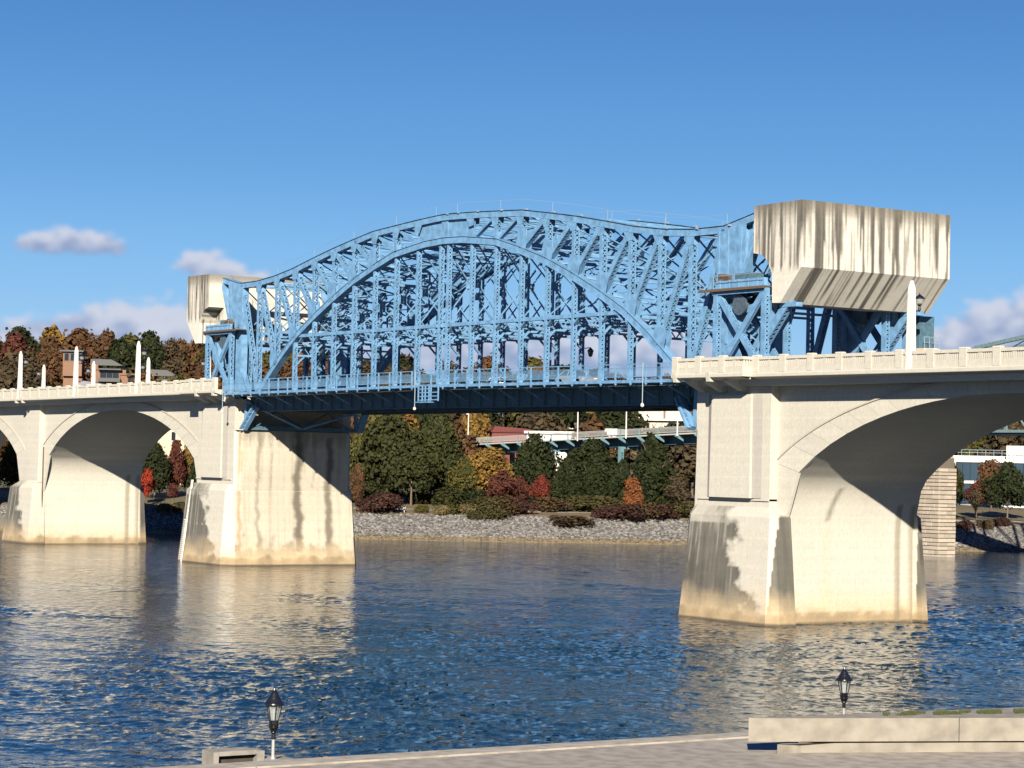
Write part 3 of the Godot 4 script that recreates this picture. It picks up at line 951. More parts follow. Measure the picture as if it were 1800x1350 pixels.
func build_tower() -> Node3D:   # fixed frame that carries the trunnions, with the machinery deck on top
	var root := thing("trunnion_tower", "blue cross braced steel trunnion tower with machinery deck, under the right counterweight", "bridge tower", V(47.7, 19.9, 8.95))
	for sgn in [1.0, -1.0]:
		var m := func(x: float, y: float, w: float) -> Vector3: return V(x, y, w if sgn > 0.0 else 17.9 - w)
		for w in [1.25, 3.6]:
			for x in [44.6, 50.75]:
				var lg := MB.new()
				lg.laced(m.call(x, 19.7, w), m.call(x, 26.7, w), 0.55, 0.45, 1.9, 0.5)
				obj("leg", lg, M.blue, root)
			var xb := MB.new()
			xb.laced(m.call(44.9, 26.4, w + 0.02), m.call(50.5, 20.2, w + 0.02), 0.52, 0.34, 0.8, 0.8)
			obj("cross_brace", xb, M.blue, root)
			var xc := MB.new()
			xc.laced(m.call(44.9, 20.2, w - 0.06), m.call(50.5, 26.4, w - 0.06), 0.52, 0.30, 0.8, 0.8)
			obj("cross_brace", xc, M.blue, root)
			var cp := MB.new()
			cp.bar(m.call(44.2, 26.75, w), m.call(51.0, 26.75, w), 0.36, 0.5)
			obj("cap_beam", cp, M.blue, root)
		var pf := MB.new()
		pf.box(m.call(42.7, 26.96, 0.75), m.call(51.1, 27.06, 3.9))
		pf.box(m.call(42.7, 26.84, 0.70), m.call(51.1, 26.98, 0.82))
		obj("platform", pf, M.rusty, root)
		var rr := MB.new()
		for x in [42.8, 44.6]:
			rr.bar(m.call(x, 27.06, 0.8), m.call(x, 28.15, 0.8), 0.04, 0.04)
		for y in [27.6, 28.12]:
			rr.bar(m.call(42.8, y, 0.8), m.call(51.0, y, 0.8), 0.035, 0.035)
		obj("platform_rail", rr, M.steel_line, root)
		var hb := MB.new()
		hb.box(m.call(44.7, 27.07, 0.95), m.call(50.9, 27.72, 1.35))
		for k in 5:
			hb.box(m.call(45.2 + k * 1.2, 27.05, 0.90), m.call(45.34 + k * 1.2, 27.75, 0.96))
		obj("machinery_girder", hb, M.blue, root)
		var mo := MB.new()
		mo.box(m.call(44.9, 27.73, 1.0), m.call(45.5, 28.3, 1.5))
		mo.box(m.call(45.5, 27.8, 1.05), m.call(46.2, 28.2, 1.45))
		obj("drive_motor", mo, M.rusty, root)
		var gb := MB.new()
		gb.box(m.call(46.4, 27.73, 1.6), m.call(48.4, 28.3, 3.0))
		gb.bar(m.call(45.2, 26.2, 2.4), m.call(47.2, 24.9, 2.4), 0.3, 0.9)
		gb.bar(m.call(49.9, 26.2, 2.4), m.call(48.0, 24.9, 2.4), 0.3, 0.9)
		obj("gear_case", gb, M.dark_blue, root)
		# bearing legs below the deck, from the pier top up to the girder
		var bl := MB.new()
		bl.bar(m.call(41.3, 15.6, 1.5), m.call(39.0, 18.2, 1.9), 0.5, 0.5)
		bl.bar(m.call(41.3, 15.6, 1.0), m.call(39.0, 18.2, 1.4), 0.18, 0.3)
		for k in 4:
			bl.box(m.call(39.5 + k * 0.45, 17.4 - k * 0.5, 1.2), m.call(39.9 + k * 0.45, 17.55 - k * 0.5, 1.9))
		bl.bar(m.call(41.4, 15.7, 1.7), m.call(41.4, 19.0, 1.9), 0.4, 0.4)
		bl.bar(m.call(39.2, 17.9, 2.4), m.call(41.4, 15.8, 8.9), 0.2, 0.24)
		obj("bearing_strut", bl, M.blue, root)
		var bb := MB.new()
		bb.bar(m.call(41.5, 15.75, 1.6), m.call(41.5, 15.75, 8.95), 0.3, 0.45, Vector3(0, 1, 0))
		bb.bar(m.call(41.3, 15.95, 8.95), m.call(41.5, 17.7, 5.5), 0.16, 0.16, Vector3(1, 0, 0))
		bb.bar(m.call(41.3, 15.95, 3.0), m.call(41.5, 17.7, 5.5), 0.16, 0.16, Vector3(1, 0, 0))
		obj("bearing_beam", bb, M.dark_blue, root)
	return root

# ---------------------------------------------------------------- concrete approaches
func arch_in(d: float) -> float:   # underside of an arch, d from its middle
	return 6.0 + 12.07 * sqrt(maxf(0.0, 1.0 - d * d / 676.0))

func arch_under(d: float, half: float) -> float:   # with the rounded springing
	var knee := half - 1.4
	var a := absf(d)
	if a <= knee:
		return arch_in(a)
	var t := sqrt(clampf((half - a) / (half - knee), 0, 1))
	return (1.0 - t) * (1.0 - t) * 6.4 + 2.0 * t * (1.0 - t) * 10.4 + t * t * arch_in(knee)

func arch_out(d: float) -> float:
	return 6.0 + 13.2 * sqrt(maxf(0.0, 1.0 - d * d / (29.6 * 29.6)))

func road_y(x: float) -> float:
	return 19.66 - 0.003 * maxf(0.0, absf(x) - 42.0)

func build_arch(root: Node3D, cx: float, half: float, ring: bool) -> void:
	var br := MB.new()
	var path := []
	path.append(Vector2(cx - half + 0.15, -2.0))
	path.append(Vector2(cx - half + 0.05, 3.0))
	var knee := half - 1.4
	for i in 9:   # rounded springing
		var t := i / 8.0
		path.append(Vector2(cx - half, 6.4).lerp(Vector2(cx - half, 10.4), t).lerp(Vector2(cx - half, 10.4).lerp(Vector2(cx - knee, arch_in(knee)), t), t))
	var K := 40
	for i in range(1, K):
		var d := -knee + 2.0 * knee * i / K
		path.append(Vector2(cx + d, arch_in(d)))
	for i in 9:
		var t := 1.0 - i / 8.0
		path.append(Vector2(cx + half, 6.4).lerp(Vector2(cx + half, 10.4), t).lerp(Vector2(cx + half, 10.4).lerp(Vector2(cx + knee, arch_in(knee)), t), t))
	path.append(Vector2(cx + half - 0.05, 3.0))
	path.append(Vector2(cx + half - 0.15, -2.0))
	var cum := [0.0]
	for i in path.size() - 1:
		cum.append(cum[i] + path[i].distance_to(path[i + 1]))
	var total: float = cum[-1]
	var f := func(s: float, t: float) -> Vector3:
		var q: float = t * total
		var i := 0
		while i < path.size() - 2 and cum[i + 1] < q:
			i += 1
		var p: Vector2 = path[i].lerp(path[i + 1], (q - cum[i]) / (cum[i + 1] - cum[i]))
		return V(p.x, p.y, lerpf(1.8, 16.0, s))
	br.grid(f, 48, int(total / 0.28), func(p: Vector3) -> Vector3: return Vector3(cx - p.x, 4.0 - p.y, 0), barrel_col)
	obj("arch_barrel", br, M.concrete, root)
	for w in [1.8, 16.0]:
		var sw := MB.new()
		var out := Vector3(0, 0, 1 if w < 5.0 else -1)
		var ff := func(s: float, t: float) -> Vector3:
			var d := -half - 1.2 + (2.0 * half + 2.4) * s
			var lo := arch_under(clampf(d, -half, half), half)
			return V(cx + d, lerpf(lo, road_y(cx + d) - 0.2, t), w)
		sw.grid(ff, 80, 14, func(_p: Vector3) -> Vector3: return out, clean_col)
		obj("spandrel_wall", sw, M.concrete, root)
	if not ring:
		return
	# ring of arch stones, a little proud, with a drip moulding above
	var N := 26
	for i in N:
		var mb := MB.new()
		var d0 := -half + 2.0 * half * i / N + 0.012
		var d1 := -half + 2.0 * half * (i + 1) / N - 0.012
		mb.col = WHITE * (1.0 + 0.03 * sin(i * 2.4))
		var e0 := d0 * 1.128
		var e1 := d1 * 1.128
		mb.hexa([V(cx + d0, arch_under(d0, half), 1.69), V(cx + d1, arch_under(d1, half), 1.69), V(cx + d1, arch_under(d1, half), 1.95), V(cx + d0, arch_under(d0, half), 1.95), V(cx + e0, arch_out(e0), 1.69), V(cx + e1, arch_out(e1), 1.69), V(cx + e1, arch_out(e1), 1.95), V(cx + e0, arch_out(e0), 1.95)])
		obj("arch_stone", mb, M.concrete, root)
	var dm := MB.new()
	dm.col = Color(0.42, 0.39, 0.34)
	for i in 48:
		var e0 := (-half + 2.0 * half * i / 48.0) * 1.13
		var e1 := (-half + 2.0 * half * (i + 1) / 48.0) * 1.13
		dm.bar(V(cx + e0, arch_out(e0) + 0.05, 1.72), V(cx + e1, arch_out(e1) + 0.05, 1.72), 0.13, 0.26)
	obj("drip_moulding", dm, M.concrete, root)

func frustum(mb: MB, lo: Array, y0: float, hi: Array, y1: float, cf: Callable, step := 0.3) -> void:   # side walls between two outlines of (x, w)
	var m := Vector2.ZERO
	for q in lo:
		m += q
	m /= lo.size()
	for i in lo.size():
		var k := (i + 1) % lo.size()
		var a: Vector2 = lo[i]
		var b: Vector2 = lo[k]
		var c: Vector2 = hi[k]
		var d: Vector2 = hi[i]
		var o := (a + b) * 0.5 - m
		var e := (b - a).orthogonal()
		if e.dot(o) < 0.0:
			e = -e
		mb.grid(func(s: float, t: float) -> Vector3:
			var p := a.lerp(b, s).lerp(d.lerp(c, s), t)
			return V(p.x, lerpf(y0, y1, t), p.y), maxi(1, int(a.distance_to(b) / step)), maxi(1, int((y1 - y0) / step)), func(_p: Vector3) -> Vector3: return Vector3(e.x, 0, -e.y), cf)

func build_bascule_pier(root: Node3D, sx: float) -> void:
	# foot with raked sides and a snout at each end
	var pt := func(x: float, w: float) -> Vector2: return Vector2(sx * x, w)
	var ft := MB.new()
	var lo := [pt.call(42.4, -0.75), pt.call(53.7, -0.75), pt.call(54.6, 0.2), pt.call(54.6, 1.95), pt.call(52.7, 2.0), pt.call(52.7, 15.8), pt.call(54.2, 15.9), pt.call(54.2, 16.6), pt.call(53.4, 17.3), pt.call(42.3, 17.3), pt.call(40.95, 16.4), pt.call(40.95, 0.6)]
	var hi := [pt.call(43.0, 0.15), pt.call(53.1, 0.15), pt.call(53.5, 0.5), pt.call(53.5, 1.96), pt.call(52.5, 2.0), pt.call(52.5, 15.8), pt.call(53.2, 15.9), pt.call(53.2, 16.3), pt.call(52.8, 16.7), pt.call(43.0, 16.7), pt.call(41.9, 16.0), pt.call(41.9, 0.9)]
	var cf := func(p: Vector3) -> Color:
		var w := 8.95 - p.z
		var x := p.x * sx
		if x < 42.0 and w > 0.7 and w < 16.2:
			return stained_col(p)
		if w < 0.75 and x < 53.6:
			return grey_col(p, 42.5 * sx if sx > 0.0 else 53.8 * sx, 53.8 * sx if sx > 0.0 else 42.5 * sx)
		if w > 15.9:
			return grey_col(p, 30.0, 90.0)
		if x > 53.3:
			return tideline(p, GREY * (1.1 + 0.6 * streak(p.z, p.y, 34.0)))
		return clean_col(p)
	frustum(ft, lo, -2.0, hi, 8.5, cf, 0.17)
	# sloped top of the foot
	var sh := [pt.call(43.2, 0.7), pt.call(52.2, 0.7), pt.call(52.3, 0.9), pt.call(52.3, 1.9), pt.call(52.2, 2.0), pt.call(52.2, 15.8), pt.call(52.3, 15.9), pt.call(52.3, 16.0), pt.call(52.2, 16.1), pt.call(43.2, 16.1), pt.call(42.5, 15.9), pt.call(42.5, 1.0)]
	frustum(ft, hi, 8.5, sh, 9.25, cf, 0.24)
	obj("pier_foot", ft, M.concrete, root)
	var mo := MB.new()
	mo.col = WHITE
	for y in [9.0, 9.75]:
		mo.box(V(sx * 43.0, y, 0.78), V(sx * 52.1, y + 0.16, 2.0))
	obj("plinth_moulding", mo, M.concrete, root)
	# shaft, solid at the ends, open above the bearing ledge in the middle
	var st := MB.new()
	var A := [pt.call(42.5, 0.9), pt.call(52.1, 0.9), pt.call(52.1, 16.1), pt.call(42.5, 16.1), pt.call(41.95, 15.6), pt.call(41.95, 1.5)]
	var B := [pt.call(42.7, 0.9), pt.call(52.1, 0.9), pt.call(52.1, 16.1), pt.call(42.7, 16.1), pt.call(41.75, 15.4), pt.call(41.75, 1.6)]
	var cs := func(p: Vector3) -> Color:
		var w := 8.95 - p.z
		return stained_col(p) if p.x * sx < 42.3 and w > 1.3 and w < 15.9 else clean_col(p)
	frustum(st, A, 8.6, B, 15.45, cs, 0.24)
	st.col = Color(0.3, 0.27, 0.22)
	st.quad(V(sx * 41.75, 15.45, 1.6), V(sx * 52.1, 15.45, 1.6), V(sx * 52.1, 15.45, 15.4), V(sx * 41.75, 15.45, 15.4), Vector3.UP)
	st.quad(V(sx * 41.9, 15.45, 0.9), V(sx * 52.1, 15.45, 0.9), V(sx * 52.1, 15.45, 1.6), V(sx * 41.75, 15.45, 1.6), Vector3.UP)
	obj("pier_shaft", st, M.concrete, root)
	for e in [0.0, 1.0]:
		var up := MB.new()
		var w0 := 0.9 if e == 0.0 else 15.0
		var w1 := 2.4 if e == 0.0 else 16.1
		var C := [pt.call(42.6, w0), pt.call(52.1, w0), pt.call(52.1, w1), pt.call(42.6, w1)]
		frustum(up, C, 15.45, C, 19.5, clean_col, 0.4)
		obj("pier_head", up, M.concrete, root)
	# back wall behind the bearings
	var bw := MB.new()
	bw.col = Color(0.42, 0.40, 0.36)
	bw.box(V(sx * 45.5, 15.46, 2.41), V(sx * 52.0, 19.3, 14.99))
	obj("bearing_wall", bw, M.concrete, root)
	# raised panel on the near face with splayed sides
	var pn := MB.new()
	pn.col = WHITE
	var yb := 9.95
	pn.hexa([V(sx * 45.0, yb, 0.91), V(sx * 50.2, yb, 0.91), V(sx * 50.2, yb, 0.40), V(sx * 45.0, yb, 0.40), V(sx * 45.1, 18.3, 0.91), V(sx * 50.1, 18.3, 0.91), V(sx * 50.1, 18.3, 0.46), V(sx * 45.1, 18.3, 0.46)])
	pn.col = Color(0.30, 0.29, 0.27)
	for q in [[44.2, 44.99, 0.88, 0.62], [50.21, 51.1, 0.62, 0.88]]:   # grey splays either side
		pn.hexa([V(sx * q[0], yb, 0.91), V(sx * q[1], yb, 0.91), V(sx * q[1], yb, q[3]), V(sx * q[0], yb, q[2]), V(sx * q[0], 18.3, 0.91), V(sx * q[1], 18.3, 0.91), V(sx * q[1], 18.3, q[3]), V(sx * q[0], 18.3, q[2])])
	obj("raised_panel", pn, M.concrete, root)
	for x in [43.6, 46.0, 48.6]:
		var cb := MB.new()
		cb.col = WHITE
		cb.prism([V(sx * x, 19.45, 0.92), V(sx * x, 19.45, -1.3), V(sx * x, 19.25, -1.1), V(sx * x, 18.55, 0.4), V(sx * x, 18.55, 0.92)], Vector3(sx * 0.55, 0, 0))
		obj("corbel", cb, M.concrete, root)

func build_pier(root: Node3D, sx: float, xa: float, xb: float) -> void:   # ordinary river pier between two arches
	var pt := func(x: float, w: float) -> Vector2: return Vector2(sx * x, w)
	var ft := MB.new()
	var lo := [pt.call(xa - 0.6, -0.75), pt.call(xb + 1.0, -0.75), pt.call(xb + 1.4, 0.2), pt.call(xb + 1.4, 1.95), pt.call(xb - 0.4, 2.0), pt.call(xb - 0.4, 15.8), pt.call(xb + 0.6, 15.9), pt.call(xb + 0.6, 17.2), pt.call(xa - 0.2, 17.2), pt.call(xa - 0.6, 15.9), pt.call(xa + 0.4, 15.8), pt.call(xa + 0.4, 2.0), pt.call(xa - 0.4, 1.95)]
	var hi := [pt.call(xa + 0.1, 0.2), pt.call(xb + 0.1, 0.2), pt.call(xb + 0.3, 0.6), pt.call(xb + 0.3, 1.96), pt.call(xb - 0.5, 2.0), pt.call(xb - 0.5, 15.8), pt.call(xb + 0.1, 15.9), pt.call(xb + 0.1, 16.6), pt.call(xa + 0.2, 16.6), pt.call(xa, 15.9), pt.call(xa + 0.5, 15.8), pt.call(xa + 0.5, 2.0), pt.call(xa + 0.05, 1.96)]
	var cf := func(p: Vector3) -> Color:
		var w := 8.95 - p.z
		if w < 0.9:
			return grey_col(p, sx * (xb + 0.6) if sx < 0.0 else sx * xa, sx * xa if sx < 0.0 else sx * (xb + 0.6))
		if w > 15.9:
			return grey_col(p, -500.0, 500.0)
		return clean_col(p)
	frustum(ft, lo, -2.0, hi, 7.6, cf, 0.3)
	var sh := [pt.call(xa + 0.2, 0.8), pt.call(xb - 2.4, 0.8), pt.call(xb - 2.3, 0.9), pt.call(xb - 2.3, 1.96), pt.call(xb - 0.6, 2.0), pt.call(xb - 0.6, 15.8), pt.call(xb - 0.2, 15.9), pt.call(xb - 0.2, 16.1), pt.call(xa + 0.4, 16.1), pt.call(xa + 0.3, 15.9), pt.call(xa + 0.6, 15.8), pt.call(xa + 0.6, 2.0), pt.call(xa + 0.3, 1.96)]
	frustum(ft, hi, 7.6, sh, 8.6, cf, 0.3)
	obj("pier_foot", ft, M.concrete, root)
	var st := MB.new()
	var A := [pt.call(xa + 0.1, 0.9), pt.call(xb - 2.6, 0.9), pt.call(xb - 2.6, 1.9), pt.call(xa + 0.1, 1.9)]
	frustum(st, A, 8.4, A, 10.4, clean_col, 0.4)
	var B := [pt.call(xa + 0.2, 1.0), pt.call(xb - 3.2, 1.0), pt.call(xb - 3.2, 1.9), pt.call(xa + 0.2, 1.9)]
	frustum(st, B, 10.4, B, 19.2, clean_col, 0.4)
	st.col = WHITE
	st.quad(V(sx * (xa + 0.1), 10.4, 0.9), V(sx * (xb - 2.6), 10.4, 0.9), V(sx * (xb - 2.6), 10.4, 1.9), V(sx * (xa + 0.1), 10.4, 1.9), Vector3.UP)
	obj("pier_shaft", st, M.concrete, root)
	var dp := MB.new()
	dp.tube(V(sx * (xa + 0.02), 0.0, 1.62), V(sx * (xa + 0.02), 13.2, 1.62), 0.11, 0.11)
	obj("drain_pipe", dp, M.rusty, root)

func parapet_w(x: float, near: bool) -> float:
	var b := 0.0
	var a := absf(x)
	if a < 51.7:
		b = 1.0
	return (-0.8 - b) if near else (18.7 + b)

func build_parapets(root: Node3D, sx: float, x1: float, panel: ArrayMesh, post: ArrayMesh) -> void:
	for near in [true, false]:
		var sg := -1.0 if near else 1.0
		# cornice and walkway edge
		for seg in [[42.55, 51.7], [51.7, x1]]:
			var w: float = parapet_w(seg[0] + 0.1, near)
			var mb := MB.new()
			mb.col = WHITE
			var ya := road_y(seg[0])
			var yb := road_y(seg[1])
			var prof := [[w + sg * -0.9, -0.22], [w + sg * 0.02, -0.04], [w + sg * 0.06, 0.0], [w + sg * 0.06, 0.24], [w + sg * -0.02, 0.30], [w + sg * -0.02, 0.36], [w - sg * 0.9, 0.36]]
			for i in prof.size():
				var p: Array = prof[i]
				var q: Array = prof[(i + 1) % prof.size()]
				var e := Vector2(q[0] - p[0], q[1] - p[1]).orthogonal()
				var mid := Vector2((p[0] + q[0]) * 0.5 - (w - sg * 0.4), (p[1] + q[1]) * 0.5 - 0.12)
				if e.dot(mid) < 0.0:
					e = -e
				mb.quad(V(sx * seg[0], ya + p[1], p[0]), V(sx * seg[1], yb + p[1], p[0]), V(sx * seg[1], yb + q[1], q[0]), V(sx * seg[0], ya + q[1], q[0]), Vector3(0, e.y, -e.x))
			mb.quad(V(sx * seg[0], ya - 0.22, w - sg * 0.9), V(sx * seg[0], ya, w), V(sx * seg[0], ya + 0.36, w), V(sx * seg[0], ya + 0.36, w - sg * 0.9), Vector3(-sx, 0, 0))
			obj("cornice", mb, M.concrete, root)
		if near:
			for x in [43.0, 47.4, 103.6, 105.9]:
				if x > x1:
					continue
				var cb := MB.new()
				cb.col = WHITE
				var w := parapet_w(x, true)
				var y := road_y(x)
				cb.hexa([V(sx * x - 0.22, y - 0.36, w - 0.02), V(sx * x + 0.22, y - 0.36, w - 0.02), V(sx * x + 0.22, y - 0.36, w + 0.5), V(sx * x - 0.22, y - 0.36, w + 0.5), V(sx * x - 0.26, y + 0.37, w - 0.13), V(sx * x + 0.26, y + 0.37, w - 0.13), V(sx * x + 0.26, y + 0.37, w + 0.5), V(sx * x - 0.26, y + 0.37, w + 0.5)])
				obj("bracket", cb, M.concrete, root)
		var x := 42.55
		var step := 3.28
		while x < x1 - 1.0:
			var a := x
			var w := parapet_w(a + 0.3, near)
			shared("parapet_post", post, M.concrete, root, V(sx * (a + 0.36), road_y(a) + 0.36, w - sg * 0.22))
			var L := step
			if a < 51.5:
				L = 3.05
			var pn := shared("parapet_panel", panel, M.concrete, root, V(sx * (a + 0.72 + (L - 0.72) * 0.5), road_y(a + 1.8) + 0.36, w - sg * 0.22))
			pn.scale = Vector3((L - 0.72) / 2.56, 1, 1)
			x += L
		for q in [[42.7, 50.4]]:
			if not near:
				continue
			var rt := MB.new()
			rt.col = WHITE
			var ry := road_y(51.7)
			rt.box(V(sx * 51.45, ry + 0.0, -0.55), V(sx * 51.75, ry + 0.82, -1.80))
			rt.box(V(sx * 51.42, ry + 1.34, -0.55), V(sx * 51.78, ry + 1.58, -1.80))
			for k in 4:
				rt.box(V(sx * 51.5, ry + 0.82, -0.72 - k * 0.26), V(sx * 51.7, ry + 1.34, -0.85 - k * 0.26))
			obj("return_wall", rt, M.concrete, root)
	# roadway and the slab under it
	var sl := MB.new()
	sl.col = Color(0.5, 0.48, 0.44)
	sl.hexa([V(sx * 42.6, road_y(42) - 0.65, 0.2), V(sx * x1, road_y(x1) - 0.65, 0.2), V(sx * x1, road_y(x1) - 0.65, 17.7), V(sx * 42.6, road_y(42) - 0.65, 17.7), V(sx * 42.6, road_y(42) - 0.16, -0.05), V(sx * x1, road_y(x1) - 0.16, -0.05), V(sx * x1, road_y(x1) - 0.16, 17.95), V(sx * 42.6, road_y(42) - 0.16, 17.95)])
	obj("deck_slab", sl, M.concrete, root)
	var rd := MB.new()
	rd.quad(V(sx * 42.6, road_y(42) + 0.0, 3.0), V(sx * x1, road_y(x1) + 0.0, 3.0), V(sx * x1, road_y(x1) + 0.0, 14.9), V(sx * 42.6, road_y(42) + 0.0, 14.9), Vector3.UP)
	obj("roadway", rd, M.asphalt, root)
	for near in [true, false]:
		var wk := MB.new()
		wk.col = Color(0.45, 0.43, 0.39)
		var wa := -0.1 if near else 14.9
		var wb := 3.0 if near else 18.0
		wk.hexa([V(sx * 42.6, road_y(42) - 0.15, wa), V(sx * x1, road_y(x1) - 0.15, wa), V(sx * x1, road_y(x1) - 0.15, wb), V(sx * 42.6, road_y(42) - 0.15, wb), V(sx * 42.6, road_y(42) + 0.16, wa), V(sx * x1, road_y(x1) + 0.16, wa), V(sx * x1, road_y(x1) + 0.16, wb), V(sx * 42.6, road_y(42) + 0.16, wb)])
		obj("footway", wk, M.concrete, root)

func parapet_panel_mesh() -> ArrayMesh:
	var mb := MB.new()
	mb.col = WHITE
	mb.box(Vector3(-1.28, 0, -0.13), Vector3(1.28, 0.46, 0.13))
	mb.box(Vector3(-1.28, 0.98, -0.17), Vector3(1.28, 1.22, 0.17))
	mb.box(Vector3(-0.19, 0.46, -0.12), Vector3(0.19, 0.98, 0.12))
	for s in [-1.0, 1.0]:
		for k in 5:
			var x: float = s * (0.19 + 0.145 + k * 0.215)
			mb.box(Vector3(x - 0.058, 0.46, -0.09), Vector3(x + 0.058, 0.98, 0.09))
	return mb.mesh(Vector3.ZERO)

func parapet_post_mesh() -> ArrayMesh:
	var mb := MB.new()
	mb.col = WHITE
	mb.box(Vector3(-0.36, 0, -0.22), Vector3(0.36, 1.26, 0.22))
	mb.hexa([Vector3(-0.38, 1.26, -0.24), Vector3(0.38, 1.26, -0.24), Vector3(0.38, 1.26, 0.24), Vector3(-0.38, 1.26, 0.24), Vector3(-0.33, 1.36, -0.19), Vector3(0.33, 1.36, -0.19), Vector3(0.33, 1.36, 0.19), Vector3(-0.33, 1.36, 0.19)])
	return mb.mesh(Vector3.ZERO)

func pylon(label: String, x: float, w: float) -> void:
	var y := road_y(x)
	var root := thing("lamp_pylon", label, "lamp post", V(x, y, w), "tall white obelisk lamp posts along the parapets")
	var mb := MB.new()
	mb.col = Color(0.64, 0.62, 0.58)
	var r0 := 0.29
	var r1 := 0.19
	var p := []
	for k in [[r0, 0.0], [r1, 6.2]]:
		for q in [[-1, -1], [1, -1], [1, 1], [-1, 1]]:
			p.append(V(x, y, w) + Vector3(q[0] * k[0], k[1], q[1] * k[0]))
	mb.hexa(p)
	var t := []
	for k in [[r1 * 0.99, 6.2], [r1 * 0.4, 6.75]]:
		for q in [[-1, -1], [1, -1], [1, 1], [-1, 1]]:
			t.append(V(x, y, w) + Vector3(q[0] * k[0], k[1], q[1] * k[0]))
	mb.hexa(t)
	obj("shaft", mb, M.concrete, root)
	var ar := MB.new()
	var sd := 1.0 if w < 9.0 else -1.0
	ar.bar(V(x, y + 4.55, w + sd * 0.25), V(x, y + 4.55, w + sd * 0.8), 0.08, 0.08, Vector3(1, 0, 0))
	ar.lathe(V(x, y + 4.5, w + sd * 0.8), [[0.04, 0.0], [0.10, 0.15], [0.08, 0.4], [0.2, 0.55]], 10)
	obj("arm", ar, M.black_iron, root)
	var gl := MB.new()
	gl.lathe(V(x, y + 5.05, w + sd * 0.8), [[0.05, 0.0], [0.26, 0.1], [0.34, 0.42]], 10)
	obj("lantern_glass", gl, M.frosted, root)
	var cp := MB.new()
	cp.lathe(V(x, y + 5.47, w + sd * 0.8), [[0.4, 0.0], [0.38, 0.06], [0.2, 0.2], [0.05, 0.32], [0.01, 0.45]], 10)
	obj("lantern_cap", cp, M.black_iron, root)

# ---------------------------------------------------------------- river and banks
func wave(x: float, z: float, small: bool) -> float:
	var gust := clampf(0.62 + wide.get_noise_2d(x * 2.4, z * 2.4) * 1.3, 0.22, 1.35)
	var rough := smoothstep(-5.0, 70.0, x + wide.get_noise_2d(x * 1.5 + 70.0, z * 3.5) * 55.0)
	var h := wide.get_noise_2d(x * 9.0 + z * 3.0, z * 12.0) * (0.04 + 0.10 * rough)
	h += fine.get_noise_2d(x * 4.5 - z * 1.5, z * 6.5) * (0.020 + 0.11 * rough) * gust
	h += fine.get_noise_2d(x * 12.0 + z * 4.0 + 90.0, z * 8.0 - x * 2.5) * (0.012 + 0.105 * rough) * gust
	if small:
		h += fine.get_noise_2d(x * 24.0 + 40.0, z * 24.0) * (0.007 + 0.042 * rough) * gust
	return h

func build_water() -> void:
	var eye := Vector2(192.16, 125.63)
	var mb := MB.new()
	var dirv := Vector2(-0.8338, -0.552)
	var hcache := {}
	for xi in range(-180, 156):
		for zi in range(-190, 130):
			var c := Vector2(xi + 0.5, zi + 0.5) - eye
			var d := c.length()
			if d < 40.0 or absf(c.angle_to(dirv)) > 0.285:
				continue
			if inland(xi, 8.95 - zi) > 4.0:
				continue
			var k := 4 if d < 95.0 else (3 if d < 165.0 else (2 if d < 230.0 else 1))
			var st := 1.0 / k
			for a in k:
				for b in k:
					var p := []
					var nn := []
					for q in [[0, 0], [1, 0], [1, 1], [0, 1]]:
						var x: float = xi + (a + q[0]) * st
						var z: float = zi + (b + q[1]) * st
						var key := Vector2(x, z)
						if not hcache.has(key):
							var h := wave(x, z, true)
							var e := 0.10
							hcache[key] = [h, Vector3(h - wave(x + e, z, true), e, h - wave(x, z + e, true)).normalized()]
						p.append(Vector3(x, hcache[key][0], z))
						nn.append(hcache[key][1])
					var w := Color.WHITE
					mb.quad4(p, Vector3.UP, [w, w, w, w], nn, [Vector2(p[0].x, p[0].z), Vector2(p[1].x, p[1].z), Vector2(p[2].x, p[2].z), Vector2(p[3].x, p[3].z)])
	# calm sheet for the rest of the river
	var s := 1400.0
	mb.quad4([Vector3(-s, -0.42, -s), Vector3(s, -0.42, -s), Vector3(s, -0.42, s), Vector3(-s, -0.42, s)], Vector3.UP, [Color.WHITE, Color.WHITE, Color.WHITE, Color.WHITE], [Vector3.UP, Vector3.UP, Vector3.UP, Vector3.UP], [Vector2(-s, -s), Vector2(s, -s), Vector2(s, s), Vector2(-s, s)])
	var o := obj("river_water", mb, M.water)
	tag(o, "dark blue rippled river water under the bridge", "river", "", "structure")

